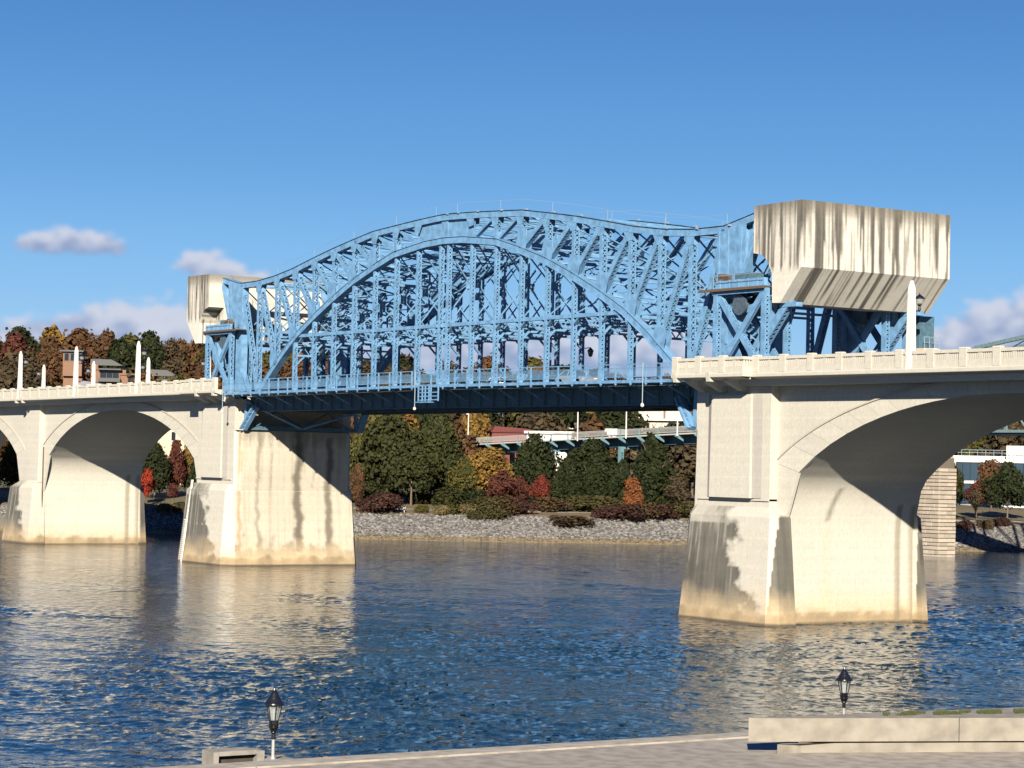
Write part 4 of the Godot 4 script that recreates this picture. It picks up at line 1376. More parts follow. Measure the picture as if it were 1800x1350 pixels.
func build_land() -> void:
	var mb := MB.new()
	var ws := []
	var w := -300.0
	while w < 620.0:
		ws.append(w)
		w += 3.0 if w > -60.0 and w < 200.0 else 12.0
	var ss := [-9.0, -3.0, -0.8, 0.0, 0.7, 1.5, 3.0, 5.0, 7.0, 9.0, 10.5, 12.0, 14.0, 15.6, 16.0, 17.6, 18.0, 21.0, 25.0, 30.0, 38.0, 50.0, 65.0, 90.0, 120.0, 150.0, 190.0, 230.0, 300.0, 420.0, 900.0]
	var f := func(i: int, j: int) -> Vector3:
		var x: float = lookup(ws[j], BV, BX) - ss[i] / 0.8
		var y := land(x, ws[j])
		if ss[i] > 2.0:
			y += fine.get_noise_2d(x * 6.0, ws[j] * 6.0) * 0.18
		return V(x, y, ws[j])
	var col := func(p: Vector3) -> Color:
		var s := inland(p.x, 8.95 - p.z)
		var n := fine.get_noise_2d(p.x * 6.0, p.z * 6.0)
		var c := Color(0.10, 0.085, 0.035)
		if s < 1.7:
			c = Color(0.24, 0.18, 0.10)
		elif s < 8.2:
			c = Color(0.16, 0.15, 0.135)
		elif s < 12.0:
			c = Color(0.17, 0.10, 0.05).lerp(Color(0.11, 0.09, 0.04), clampf(0.5 + n, 0, 1))
		elif s > 15.5 and s < 17.8 and 8.95 - p.z > 60.0:
			c = Color(0.36, 0.31, 0.25)
		elif s < 40.0:
			c = Color(0.115, 0.105, 0.035).lerp(Color(0.14, 0.09, 0.04), clampf(0.4 + n, 0, 1))
		else:
			c = Color(0.085, 0.06, 0.03).lerp(Color(0.05, 0.055, 0.02), clampf(0.5 + n, 0, 1))
		return c * (1.0 + n * 0.2)
	for j in ws.size() - 1:
		for i in ss.size() - 1:
			var p := [f.call(i, j), f.call(i + 1, j), f.call(i + 1, j + 1), f.call(i, j + 1)]
			var g: Vector3 = (p[1] - p[0]).cross(p[3] - p[0]).normalized()
			if g.y < 0.0:
				g = -g
			mb.quad4(p, Vector3.UP, [col.call(p[0]), col.call(p[1]), col.call(p[2]), col.call(p[3])], [g, g, g, g], [Vector2.ZERO, Vector2.ZERO, Vector2.ZERO, Vector2.ZERO])
	var o := obj("terrain", mb, M.soil)
	tag(o, "far river bank rising to a wooded hill", "hill", "", "structure")

func rock_mesh(sd: int) -> ArrayMesh:
	var mb := MB.new()
	rng.seed = sd
	var ico := []
	for j in 4:
		var row := []
		for i in 6:
			var a := TAU * (i + 0.5 * (j % 2)) / 6.0
			var e := -1.2 + 0.8 * j
			row.append(Vector3(cos(a) * cos(e), sin(e) * 0.75, sin(a) * cos(e)) * rng.randf_range(0.72, 1.15))
		ico.append(row)
	for j in 3:
		for i in 6:
			var a: Vector3 = ico[j][i]
			var b: Vector3 = ico[j][(i + 1) % 6]
			var c: Vector3 = ico[j + 1][(i + 1) % 6]
			var d: Vector3 = ico[j + 1][i]
			mb.tri(a, b, c, a + b + c)
			mb.tri(a, c, d, a + c + d)
	for i in 6:
		mb.tri(ico[0][i], ico[0][(i + 1) % 6], Vector3(0, -0.7, 0), Vector3.DOWN)
		mb.tri(ico[3][i], ico[3][(i + 1) % 6], Vector3(0, 0.72, 0), Vector3.UP)
	return mb.mesh(Vector3.ZERO)

func build_riprap() -> void:
	for k in 3:
		var mm := MultiMesh.new()
		mm.transform_format = MultiMesh.TRANSFORM_3D
		mm.use_colors = true
		mm.mesh = rock_mesh(40 + k)
		var xf := []
		rng.seed = 300 + k
		for i in 8500:
			var w := rng.randf_range(18.0, 185.0)
			var s := 1.3 + 6.9 * pow(rng.randf(), 0.9)
			if rng.randf() < 0.12:
				s = rng.randf_range(0.2, 1.6)
			var x := lookup(w, BV, BX) - s / 0.8
			var r := rng.randf_range(0.13, 0.34) * (0.6 if s < 1.5 else 1.0)
			var t := Transform3D(Basis.from_euler(Vector3(rng.randf() * 0.8, rng.randf() * TAU, rng.randf() * 0.8)).scaled(Vector3(r * 1.2, r * 0.8, r)), V(x, land(x, w) + r * 0.2, w))
			var g := 0.05 + 0.16 * pow(rng.randf(), 1.3)
			xf.append([t, Color(g * 1.02, g * 0.98, g * 0.95) if s > 1.6 else Color(g * 0.95, g * 0.76, g * 0.5)])
		mm.instance_count = xf.size()
		for i in xf.size():
			mm.set_instance_transform(i, xf[i][0])
			mm.set_instance_color(i, xf[i][1])
		var o := MultiMeshInstance3D.new()
		o.multimesh = mm
		o.material_override = M.rock
		o.name = numbered("riprap")
		add_child(o)
		tag(o, ["loose grey rocks armouring the far river bank", "loose grey rocks armouring the far bank, mixed sizes", "loose grey rocks armouring the far bank between the larger ones"][k], "rocks", "", "stuff")

# ---------------------------------------------------------------- trees
func crown_mesh(sd: int, shape: String, count: int, size: float, vary: float) -> ArrayMesh:
	rng.seed = sd
	var lobes := []
	var N := 30
	for i in N:
		var c := Vector3.ZERO
		var r := 0.3
		if shape == "cone":
			var t := (i + 0.5) / N
			var ring := (1.0 - t) * 0.66 + 0.02
			var a := i * 2.399 + rng.randf() * 0.6
			c = Vector3(cos(a) * ring, 0.10 + t * 0.82, sin(a) * ring)
			r = 0.30 * (1.0 - t * 0.62)
		elif shape == "bush":
			var a := rng.randf() * TAU
			var q := sqrt(rng.randf()) * 0.66
			c = Vector3(cos(a) * q, 0.25 + rng.randf() * 0.42 * (1.0 - q * 0.5), sin(a) * q)
			r = rng.randf_range(0.26, 0.40)
		elif shape == "tall":
			var a := rng.randf() * TAU
			var y := rng.randf()
			var q := sqrt(rng.randf()) * (0.62 * sin(PI * clampf(y * 0.8 + 0.18, 0, 1)))
			c = Vector3(cos(a) * q, 0.18 + y * 0.66, sin(a) * q)
			r = rng.randf_range(0.22, 0.36)
		else:
			var a := i * 2.399 + rng.randf() * 0.5
			var y := rng.randf()
			var q := (0.30 + 0.42 * rng.randf()) * sin(PI * clampf(y * 0.72 + 0.28, 0, 1))
			c = Vector3(cos(a) * q, 0.24 + y * 0.56, sin(a) * q)
			r = rng.randf_range(0.25, 0.42)
		lobes.append([c, r, rng.randf_range(-1, 1)])
	var mb := MB.new()
	var ys := 0.46
	for i in count:
		var l: Array = lobes[rng.randi() % lobes.size()]
		var d := Vector3(rng.randfn(), rng.randfn(), rng.randfn()).normalized()
		if d.y < -0.45 and rng.randf() < 0.7:
			d.y = -d.y
		var rr: float = l[1] * (1.04 - 0.55 * pow(rng.randf(), 1.6)) if shape != "bare" else l[1] * rng.randf()
		if rng.randf() < 0.10:
			rr *= 1.0 + 0.35 * rng.randf()
		var p: Vector3 = l[0] + Vector3(d.x, d.y * ys * 1.25, d.z) * rr
		if p.y < 0.02:
			continue
		var nn := (d + Vector3(rng.randfn(), rng.randfn(), rng.randfn()) * 0.55).normalized()
		var t := nn.cross(Vector3(rng.randfn(), rng.randfn(), rng.randfn())).normalized()
		var b := nn.cross(t)
		var s := size * rng.randf_range(0.65, 1.3)
		var tt := t * s
		var bb := b * s * 0.72
		tt.y *= ys * 1.1
		bb.y *= ys * 1.1
		var v: float = 1.0 + vary * (0.55 * l[2] + rng.randf_range(-0.6, 0.6))
		var c := Color(v * (1.0 + 0.12 * l[2]), v, v * (1.0 - 0.1 * l[2]))
		var e := nn * s * 0.25
		e.y *= ys
		for tr in [[p - tt - e, p + bb * 0.9, p + tt - e], [p - tt - e, p + tt - e, p - bb * 0.9]]:
			for k in tr:
				mb.put(k, nn, c)
	return mb.mesh(Vector3.ZERO)

func trunk_mesh(sd: int, limbs: int) -> ArrayMesh:
	rng.seed = sd
	var mb := MB.new()
	mb.tube(Vector3(0, -0.05, 0), Vector3(0.01, 0.34, 0.01), 0.052, 0.036)
	mb.tube(Vector3(0.01, 0.34, 0.01), Vector3(0.02, 0.8, -0.02), 0.036, 0.010)
	for i in limbs:
		var a := TAU * i / limbs + rng.randf()
		var y := rng.randf_range(0.2, 0.6)
		var e := Vector3(cos(a) * rng.randf_range(0.4, 0.75), y + rng.randf_range(0.14, 0.3), sin(a) * rng.randf_range(0.4, 0.75))
		mb.tube(Vector3(0.01, y, 0), e, 0.024, 0.008, 5)
		for k in 3:
			var q := Vector3(0.01, y, 0).lerp(e, 0.45 + 0.2 * k)
			mb.tube(q, q + Vector3(rng.randf_range(-0.2, 0.2), rng.randf_range(0.05, 0.16), rng.randf_range(-0.2, 0.2)), 0.009, 0.004, 4)
	return mb.mesh(Vector3.ZERO)

var crowns := {}
var trunks := []
const LEAF := {
	"green": Color(0.026, 0.029, 0.008), "olive": Color(0.055, 0.050, 0.012), "gold": Color(0.150, 0.086, 0.020), "dark": Color(0.015, 0.020, 0.0055), "brown": Color(0.050, 0.036, 0.019),
	"maroon": Color(0.070, 0.022, 0.015), "red": Color(0.120, 0.024, 0.015), "orange": Color(0.165, 0.056, 0.018), "scarlet": Color(0.24, 0.030, 0.014), "rust": Color(0.072, 0.036, 0.016),
	"burgundy": Color(0.042, 0.019, 0.014), "straw": Color(0.13, 0.10, 0.045), "moss": Color(0.046, 0.041, 0.014), "umber": Color(0.052, 0.033, 0.015), "copper": Color(0.088, 0.046, 0.018)}

func leaf_mat(kind: String) -> Material:
	if not M.has("leaf_" + kind):
		mat("leaf_" + kind, lin(LEAF[kind].r, LEAF[kind].g, LEAF[kind].b), 0.75, {"vertex_color_use_as_albedo": true, "cull_mode": BaseMaterial3D.CULL_DISABLED, "backlight_enabled": true, "backlight": (LEAF[kind] as Color).linear_to_srgb() * 0.45, "metallic_specular": 0.25})
	return M["leaf_" + kind]

func tree(x: float, w: float, h: float, width: float, kind: String, shape: String, label: String, group := "", lift := 0.06) -> void:
	if group == "":
		x -= 7.5
		w += 5.0
	var y := land(x, w)
	rng.seed = int(absf(x) * 1310.0 + absf(w) * 77.0)
	var turn := rng.randf() * TAU
	var called := "tree"
	if shape == "cone": called = "evergreen_tree"
	elif kind == "gold": called = "yellow_tree"
	elif kind in ["maroon", "red", "scarlet"]: called = "red_tree"
	elif kind in ["rust", "copper", "orange"]: called = "autumn_tree"
	var root := thing(called, label, "tree", V(x, y, w), group)
	var t := MeshInstance3D.new()
	t.mesh = trunks[rng.randi() % trunks.size()]
	t.material_override = M.bark
	t.name = "trunk"
	root.add_child(t, true)
	t.scale = Vector3(width * 0.42, h, width * 0.42)
	t.rotation.y = turn
	var c := MeshInstance3D.new()
	var list: Array = crowns[shape]
	c.mesh = list[rng.randi() % list.size()]
	c.material_override = leaf_mat(kind)
	c.name = "crown"
	root.add_child(c, true)
	c.position = Vector3(0, h * lift, 0)
	c.scale = Vector3(width * 0.53, h * (1.0 - lift) * 1.02, width * 0.53)
	c.rotation.y = turn

func shrub(x: float, w: float, h: float, width: float, kind: String, label: String, group := "") -> void:
	if group == "":
		x -= 4.6
		w += 5.0
	var y := land(x, w)
	rng.seed = int(absf(x) * 1710.0 + absf(w) * 97.0)
	var c := MeshInstance3D.new()
	c.mesh = crowns["bush"][rng.randi() % 3]
	c.material_override = leaf_mat(kind)
	c.name = numbered("straw_grass" if kind == "straw" else "shrub")
	add_child(c)
	c.position = V(x, y - 0.7, w)
	c.scale = Vector3(width * 0.74, maxf(h, 0.8) * 1.6 + 1.5, width * 0.66)
	c.rotation.y = rng.randf() * TAU
	tag(c, label, "grass clump" if kind == "straw" else "shrub", group)

func build_trees() -> void:
	for k in 3:
		crowns["broad"] = crowns.get("broad", []) + [crown_mesh(11 + k, "broad", 7600, 0.062, 0.42)]
		crowns["bush"] = crowns.get("bush", []) + [crown_mesh(31 + k, "bush", 2200, 0.075, 0.42)]
		crowns["tall"] = crowns.get("tall", []) + [crown_mesh(51 + k, "tall", 4600, 0.075, 0.45)]
		crowns["far"] = crowns.get("far", []) + [crown_mesh(71 + k, "broad" if k < 2 else "tall", 3000, 0.095, 0.5)]
	for k in 2:
		crowns["cone"] = crowns.get("cone", []) + [crown_mesh(91 + k, "cone", 7600, 0.060, 0.4)]
		crowns["thin"] = crowns.get("thin", []) + [crown_mesh(95 + k, "tall", 800, 0.075, 0.5)]
	for k in 3:
		trunks.append(trunk_mesh(5 + k, 7))
	# the park along the far bank
	tree(-137.2, 76.7, 15.3, 13.4, "green", "broad", "largest dark olive green tree of the park, just right of the left bascule pier")
	tree(-137.8, 86.5, 15.9, 12.0, "green", "broad", "big olive green tree whose right edge meets the yellow tree")
	tree(-144.9, 76.3, 14.0, 8.0, "olive", "broad", "yellowish green tree half hidden by the left bascule pier")
	tree(-129.7, 76.6, 11.0, 9.6, "green", "broad", "lower olive green tree in front of the two biggest ones")
	tree(-133.0, 83.2, 13.2, 9.0, "green", "tall", "olive green tree filling the gap between the two biggest ones")
	tree(-127.4, 90.5, 10.3, 10.6, "gold", "broad", "broad golden yellow tree below the steel viaduct")
	tree(-130.2, 94.0, 9.0, 6.5, "gold", "tall", "narrow golden tree touching the dark evergreens")
	tree(-189.2, 126.8, 13.9, 8.5, "gold", "far", "golden tree behind the left end of the viaduct railing")
	tree(-128.0, 86.0, 8.4, 6.2, "olive", "broad", "small olive tree between the big green tree and the golden one")
	tree(-131.1, 102.5, 12.4, 9.6, "dark", "broad", "dark green tree rising over the viaduct railing, right of the golden tree")
	tree(-124.5, 110.2, 11.3, 11.2, "dark", "broad", "dark green tree under the middle of the viaduct")
	tree(-116.6, 117.3, 13.0, 12.0, "dark", "cone", "dark green cone shaped tree next to the right pier")
	tree(-122.1, 103.2, 8.5, 8.6, "dark", "cone", "low dark evergreen behind the small red tree")
	tree(-115.6, 110.3, 8.5, 8.1, "dark", "cone", "low dark evergreen behind the orange tree")
	tree(-118.8, 106.6, 8.9, 7.6, "dark", "broad", "low dark green tree between the two low evergreens")
	tree(-106.7, 115.4, 6.2, 6.2, "brown", "tall", "greyish brown small tree in front of the stone abutment", "", 0.2)
	tree(-117.5, 87.1, 6.6, 6.0, "maroon", "tall", "maroon small tree in front of the golden tree", "", 0.2)
	tree(-118.4, 91.0, 5.5, 4.4, "maroon", "tall", "purplish small tree at the right foot of the golden tree", "", 0.24)
	tree(-114.1, 92.3, 6.0, 4.2, "red", "tall", "small red tree with a pale forked trunk beside the path", "", 0.3)
	tree(-105.8, 105.2, 6.3, 4.8, "orange", "thin", "half bare orange tree glowing before the dark evergreens", "", 0.08)
	tree(-105.6, 105.3, 4.0, 4.4, "orange", "tall", "low bright orange tree at the foot of the half bare one", "", 0.1)
	tree(-121.0, 87.7, 5.2, 4.0, "maroon", "tall", "dull red small tree left of the maroon one", "", 0.2)
	tree(-156.4, 41.9, 9.4, 7.2, "dark", "broad", "dark green tree seen through the left arch, below the cream house")
	tree(-158.9, 46.9, 9.9, 4.6, "maroon", "tall", "dark red tree below the window of the cream house")
	tree(-161.4, 50.6, 9.6, 4.8, "gold", "tall", "yellow brown tree to the right of the cream house")
	tree(-147.6, 45.6, 8.9, 4.4, "dark", "tall", "dark green tree against the left bascule pier, seen through the arch")
	tree(-148.7, 37.0, 5.7, 3.4, "scarlet", "tall", "bright scarlet small tree at the left edge of the left arch", "", 0.15)
	tree(-143.0, 39.0, 3.6, 2.8, "maroon", "tall", "very small purple tree on the lawn under the left arch", "", 0.3)
	tree(-165.4, 20.9, 10.9, 7.4, "olive", "broad", "olive tree seen through the arch at the left edge of the picture")
	tree(-168.2, 25.4, 9.5, 5.0, "olive", "tall", "narrow olive tree next to the river pier at far left")
	tree(-80.8, 152.8, 9.7, 8.0, "green", "broad", "round green tree on the lawn right of the stone pier", "", 0.16)
	tree(-76.9, 163.0, 9.9, 8.0, "dark", "broad", "dark green tree at the right edge of the picture, on the lawn")
	tree(-81.8, 160.4, 5.9, 5.0, "maroon", "tall", "dark red small tree in front of the white glazed building", "", 0.3)
	tree(-79.2, 158.0, 5.2, 3.6, "brown", "thin", "bare brown small tree on the lawn beside the dark red one", "", 0.25)
	tree(-98.8, 181.4, 10.1, 6.6, "rust", "far", "rust coloured tree hiding the right end of the white glazed building")
	tree(-165.4, 253.7, 10.6, 9.0, "gold", "far", "golden tree high behind the white glazed building at right")
	tree(-177.9, 253.9, 8.4, 8.4, "olive", "far", "olive tree on the slope left of the golden one at right")
	tree(-150.4, 223.9, 9.4, 8.0, "olive", "far", "olive tree just above the roof of the white glazed building")
	tree(-126.0, 64.0, 7.3, 3.2, "rust", "tall", "thin rust tree tight against the right side of the left pier")
	# low growth in the shade under the park trees
	rng.seed = 808
	for i in 26:
		var w := 60.0 + i * 2.5 + rng.randf_range(-0.8, 0.8)
		var sd := rng.randf_range(22.0, 34.0)
		var kind: String = ["dark", "olive", "moss", "green"][i % 4]
		shrub(lookup(w, BV, BX) - sd / 0.8, w, rng.randf_range(1.4, 2.8), rng.randf_range(4.0, 6.5), kind, {"dark": "dark green undergrowth shrub in the shade below the park trees", "olive": "olive undergrowth shrub in the shade below the park trees", "moss": "mossy brown undergrowth shrub in the shade below the park trees", "green": "dull green undergrowth shrub in the shade below the park trees"}[kind], kind + " undergrowth of the park")
	# shrubs on top of the rocks
	for q in [[-119.8, 63.9, 2.4, 5.4, "burgundy", "wide burgundy shrub right of the left bascule pier"], [-121.6, 62.0, 1.7, 3.6, "burgundy", "small burgundy shrub touching the left bascule pier"], [-115.6, 72.2, 0.9, 2.6, "straw", "pale grass clump beyond the white bench"], [-115.2, 73.9, 0.9, 2.7, "olive", "low olive shrub right of the bench"], [-114.4, 76.3, 0.9, 3.2, "straw", "pale grass clump left of the big mossy shrub"], [-117.6, 69.6, 0.7, 2.0, "olive", "tiny olive shrub behind the bench"], [-113.5, 79.0, 1.9, 5.2, "moss", "mossy green shrub below the maroon tree"], [-112.2, 81.9, 2.1, 5.2, "umber", "brown shrub in the middle of the long thicket"], [-110.6, 84.4, 2.0, 3.9, "burgundy", "dark burgundy shrub at the right end of the long thicket"], [-110.8, 79.4, 1.1, 4.3, "moss", "low green shrub at the front of the long thicket"], [-115.8, 94.3, 1.8, 5.4, "umber", "brown hedge piece behind the small red tree"], [-104.6, 89.9, 0.8, 6.8, "umber", "flat brownish ground shrub below the path"], [-114.7, 99.8, 1.9, 6.0, "moss", "long low hedge piece right of the walker"], [-113.3, 103.4, 2.0, 5.6, "moss", "low hedge piece below the dark evergreens"], [-104.0, 97.2, 1.4, 4.8, "burgundy", "burgundy shrub right of the path"], [-102.4, 99.5, 2.0, 6.0, "burgundy", "largest burgundy shrub on the rocks, left of the right pier"], [-101.6, 102.8, 1.9, 5.3, "umber", "brown shrub below the orange tree"], [-100.6, 105.5, 1.7, 5.3, "burgundy", "burgundy brown shrub right of the orange tree"], [-99.2, 109.0, 1.9, 5.2, "moss", "dark green shrub touching the right pier"], [-73.4, 143.4, 0.9, 2.2, "moss", "small green shrub right of the stone pier"], [-72.0, 145.4, 0.6, 2.2, "burgundy", "small burgundy shrub on the rocks at right"], [-70.7, 148.5, 0.6, 2.4, "umber", "small brown shrub at right beyond the rocks"], [-70.1, 151.8, 0.6, 2.6, "burgundy", "low burgundy shrub at the right edge of the picture"], [-75.2, 142.1, 1.3, 2.8, "moss", "green shrub against the stone pier"], [-142.7, 36.6, 0.7, 3.1, "straw", "pale grass clump under the left arch"], [-140.7, 38.8, 0.6, 3.4, "moss", "low green shrub under the left arch"], [-111.9, 76.2, 0.6, 2.5, "moss", "very low green shrub on the edge of the rocks"]]:
		shrub(q[0], q[1], q[2], q[3], q[4], q[5])
	# the wooded hill
	rng.seed = 4242
	var spots := []
	var s := 58.0
	while s < 262.0:
		var w := -90.0
		while w < 420.0:
			var ww := w + rng.randf_range(-3.6, 3.6)
			var s2 := s + rng.randf_range(-5.0, 5.0)
			var x := lookup(ww, BV, BX) - s2 / 0.8
			var c := Vector2(x - 192.16, (8.95 - ww) - 125.63)
			var kick := rng.randf()
			var kick2 := rng.randf()
			var kick3 := rng.randf()
			w += 13.2
			if absf(c.angle_to(Vector2(-0.8338, -0.552))) > 0.262:
				continue
			var az := c.angle_to(Vector2(-0.8338, -0.552)) * -1.0
			if blocked(x, ww):
				continue
			# right of the left tower only the slope between deck and bank shows; its upper rows would be hidden by lower ones
			spots.append([x, ww, kick, kick2, kick3, s2, az])
		s += 16.0
	var words := {"rust": "rust brown tree in the hillside wood", "copper": "copper coloured tree in the hillside wood", "olive": "olive green tree in the hillside wood", "gold": "yellow tree in the hillside wood", "brown": "dull brown thin tree in the hillside wood", "dark": "dark green tree in the hillside wood", "maroon": "dark red tree in the hillside wood"}
	var count := 0
	for q in spots:
		if count >= 298:
			break
		count += 1
		var k := "rust"
		var r: float = q[2]
		if q[5] < 120.0 and q[6] < -0.05:
			k = "olive" if r < 0.38 else ("dark" if r < 0.7 else ("gold" if r < 0.84 else "rust"))
		else:
			k = "rust" if r < 0.30 else ("copper" if r < 0.44 else ("olive" if r < 0.60 else ("brown" if r < 0.80 else ("gold" if r < 0.84 else ("dark" if r < 0.98 else "maroon")))))
		var hh: float = 10.6 + q[3] * 4.4
		if q[5] > 200.0:
			hh += 1.5 * q[4]
		tree(q[0], q[1], hh, 11.0 + q[4] * 5.0, k, "far" if k != "brown" else ("thin" if q[4] < 0.4 else "far"), words[k] + zone(q[6]), k + " trees of the hillside wood" + zone(q[6]))

func zone(az: float) -> String:
	return " left of the lifting span" if az < -0.13 else (" behind the left leaf" if az < -0.05 else (" behind the right leaf" if az < 0.075 else " right of the bascule pier"))

func blocked(x: float, w: float) -> bool:   # keep the wood clear of the houses
	for b in [[-291.0, 103.0, 10.0, 13.0], [-282.0, 104.0, 10.0, 9.0], [-240.0, 71.0, 14.0, 9.0], [-228.0, 72.0, 10.0, 9.0], [-198.0, 63.0, 8.0, 7.0], [-188.0, 63.0, 10.0, 7.0], [-197.0, 137.0, 8.0, 9.0], [-187.0, 145.0, 8.0, 10.0], [-197.0, 177.0, 9.0, 9.0], [-211.0, 173.0, 8.0, 8.0], [-114.0, 190.0, 9.0, 11.0], [-106.0, 190.0, 12.0, 11.0], [-305.0, 90.0, 3.5, 4.0], [-180.0, 176.0, 16.0, 10.0], [-184.0, 140.0, 14.0, 12.0], [-100.0, 124.0, 140.0, 4.5]]:
		if absf(x - b[0]) < b[2] and absf(w - b[1]) < b[3]:
			return true
	return false

# ---------------------------------------------------------------- far buildings
# each is laid out in its own axes: a runs along the front, o runs towards the viewer
func local_frame(at: Vector3, deg: float) -> Transform3D:
	return Transform3D(Basis(Vector3.UP, deg_to_rad(deg)), at)

func tbox(mb: MB, f: Transform3D, lo: Vector3, hi: Vector3) -> void:
	var p := []
	for y in [lo.y, hi.y]:
		for q in [[lo.x, lo.z], [hi.x, lo.z], [hi.x, hi.z], [lo.x, hi.z]]:
			p.append(f * Vector3(q[0], y, q[1]))
	mb.hexa(p)

func window_on(root: Node3D, f: Transform3D, x0: float, x1: float, y0: float, y1: float, z: float, bars := 1, frame := "trim") -> void:
	var fr := MB.new()
	var t := 0.12
	for q in [[x0 - t, x1 + t, y0 - t, y0], [x0 - t, x1 + t, y1, y1 + t], [x0 - t, x0, y0, y1], [x1, x1 + t, y0, y1]]:
		tbox(fr, f, Vector3(q[0], q[2], z - 0.02), Vector3(q[1], q[3], z + 0.10))
	for k in bars:
		var x := lerpf(x0, x1, (k + 1.0) / (bars + 1.0))
		tbox(fr, f, Vector3(x - 0.05, y0, z + 0.005), Vector3(x + 0.05, y1, z + 0.07))
	var w := obj("window", fr, M[frame], root)
	var gl := MB.new()
	tbox(gl, f, Vector3(x0, y0, z + 0.003), Vector3(x1, y1, z + 0.02))
	obj("pane", gl, M.dark_glass, w)

func build_houses() -> void:
	var turn := 40.0   # fronts look towards the river
	# stepped brown brick townhouses
	for i in 4:
		var at := V(-297.0 + i * 3.0, 0, 95.0 + i * 5.6)
		var g := land(at.x, 8.95 - at.z)
		at.y = g - 1.0
		var f := local_frame(at, turn + 20.0)
		var topy := 33.0 - 1.05 * i - at.y
		var root := thing("townhouse", ["highest brown brick townhouse with a slanted roof, left end of the stepped row", "second brown brick townhouse of the stepped row, from the left", "third brown brick townhouse of the stepped row, from the left", "lowest brown brick townhouse, right end of the stepped row"][i], "house", at, "")
		var wl := MB.new()
		tbox(wl, f, Vector3(-3.4, 0, -7.0), Vector3(3.4, topy - 1.2, 0.0))
		tbox(wl, f, Vector3(-3.4, topy - 1.19, -7.0), Vector3(-1.7, topy, 0.3))
		obj("wall", wl, M.brick, root)
		var rf := MB.new()
		if i % 2 == 0:
			rf.hexa([f * Vector3(-3.6, topy + 1.5, -7.2), f * Vector3(-3.6, topy - 0.1, -0.6), f * Vector3(3.7, topy - 0.1, -0.6), f * Vector3(3.7, topy - 0.3, -7.2), f * Vector3(-3.6, topy + 1.7, -7.2), f * Vector3(-3.6, topy + 1.3, -0.6), f * Vector3(1.2, topy + 1.3, -0.6), f * Vector3(3.7, topy + 0.1, -7.2)])
		tbox(rf, f, Vector3(-1.6, topy - 1.19, -7.1), Vector3(3.7, topy - 0.85, 1.5))
		obj("roof", rf, M.slate, root)
		var bc := MB.new()
		tbox(bc, f, Vector3(-1.6, topy - 3.9, 0.05), Vector3(3.5, topy - 3.1, 1.4))
		obj("balcony", bc, M.slate, root)
		window_on(root, f, -1.2, 3.0, topy - 3.0, topy - 1.45, 0.01, 2, "slate")
		window_on(root, f, -1.2, 3.0, topy - 6.2, topy - 4.6, 0.01, 2, "slate")
	# long grey roof below them
	var at2 := V(-238.5, land(-238.0, 71.0) - 1.0, 72.5)
	var f2 := local_frame(at2, 52.0)
	var r2 := thing("low_building", "low building with a broad pale grey metal roof below the brown townhouses", "building", at2)
	var w2 := MB.new()
	tbox(w2, f2, Vector3(-9, 0, -8), Vector3(9, 14.2, 4.0))
	obj("wall", w2, M.cream, r2)
	var rf2 := MB.new()
	rf2.hexa([f2 * Vector3(-9.5, 16.9, -8.5), f2 * Vector3(9.5, 14.3, -8.5), f2 * Vector3(10.5, 13.9, 5), f2 * Vector3(-9.8, 14.3, 5), f2 * Vector3(-9.5, 17.1, -8.5), f2 * Vector3(9.5, 14.5, -8.5), f2 * Vector3(10.5, 14.1, 5), f2 * Vector3(-9.8, 14.5, 5)])
	obj("roof", rf2, M.metal_roof, r2)
	for k in 5:
		var v := MB.new()
		tbox(v, f2, Vector3(-7.5 + k * 3.0, 15.8 - k * 0.3, -2.5 + 0.9 * k), Vector3(-5.6 + k * 3.0, 16.1 - k * 0.35, -1.8 + 0.9 * k))
		obj("roof_vent", v, M.slate, r2)
	# dark house high in the wood at the left
	var at3 := V(-303.5, land(-303.5, 89.5), 89.5)
	var f3 := local_frame(at3, 58.0)
	var r3 := thing("hill_house", "dark flat roofed house high among the trees at far left", "house", at3)
	var w3 := MB.new()
	tbox(w3, f3, Vector3(-2.2, 9.0, -4), Vector3(2.2, 14.6, 0))
	tbox(w3, f3, Vector3(-2.2, 0.0, -4), Vector3(2.2, 8.99, -1))
	obj("wall", w3, M.brick, r3)
	var rf3 := MB.new()
	tbox(rf3, f3, Vector3(-2.8, 14.61, -4.6), Vector3(2.6, 15.0, 0.8))
	obj("roof", rf3, M.slate, r3)
	for k in 3:
		window_on(r3, f3, -1.8 + k * 1.4, -0.9 + k * 1.4, 12.6, 14.2, 0.01, 0, "slate")
	# cream house seen through the left arch
	var at4 := V(-194.0, land(-194.0, 63.0) - 0.5, 63.2)
	var f4 := local_frame(at4, 52.0)
	var r4 := thing("cream_house", "cream gabled house with a brown trimmed roof, seen through the left arch", "house", at4)
	var w4 := MB.new()
	tbox(w4, f4, Vector3(-2.2, 0, -9), Vector3(3.4, 11.1, 0))
	obj("wall", w4, M.cream, r4)
	var w5 := MB.new()
	tbox(w5, f4, Vector3(-6.2, 0, -8), Vector3(-2.21, 9.8, -0.6))
	obj("side_wing", w5, M.grey_siding, r4)
	var rf4 := MB.new()
	rf4.hexa([f4 * Vector3(-2.6, 11.1, 0.5), f4 * Vector3(3.8, 11.1, 0.5), f4 * Vector3(3.8, 11.1, -9.5), f4 * Vector3(-2.6, 11.1, -9.5), f4 * Vector3(-1.4, 12.6, -1.5), f4 * Vector3(2.6, 12.6, -1.5), f4 * Vector3(2.6, 12.6, -7.5), f4 * Vector3(-1.4, 12.6, -7.5)])
	obj("roof", rf4, M.metal_roof, r4)
	var fc := MB.new()
	tbox(fc, f4, Vector3(-2.5, 10.75, 0.02), Vector3(3.7, 11.08, 0.52))
	tbox(fc, f4, Vector3(-2.3, 0, 0.01), Vector3(-2.05, 10.7, 0.1))
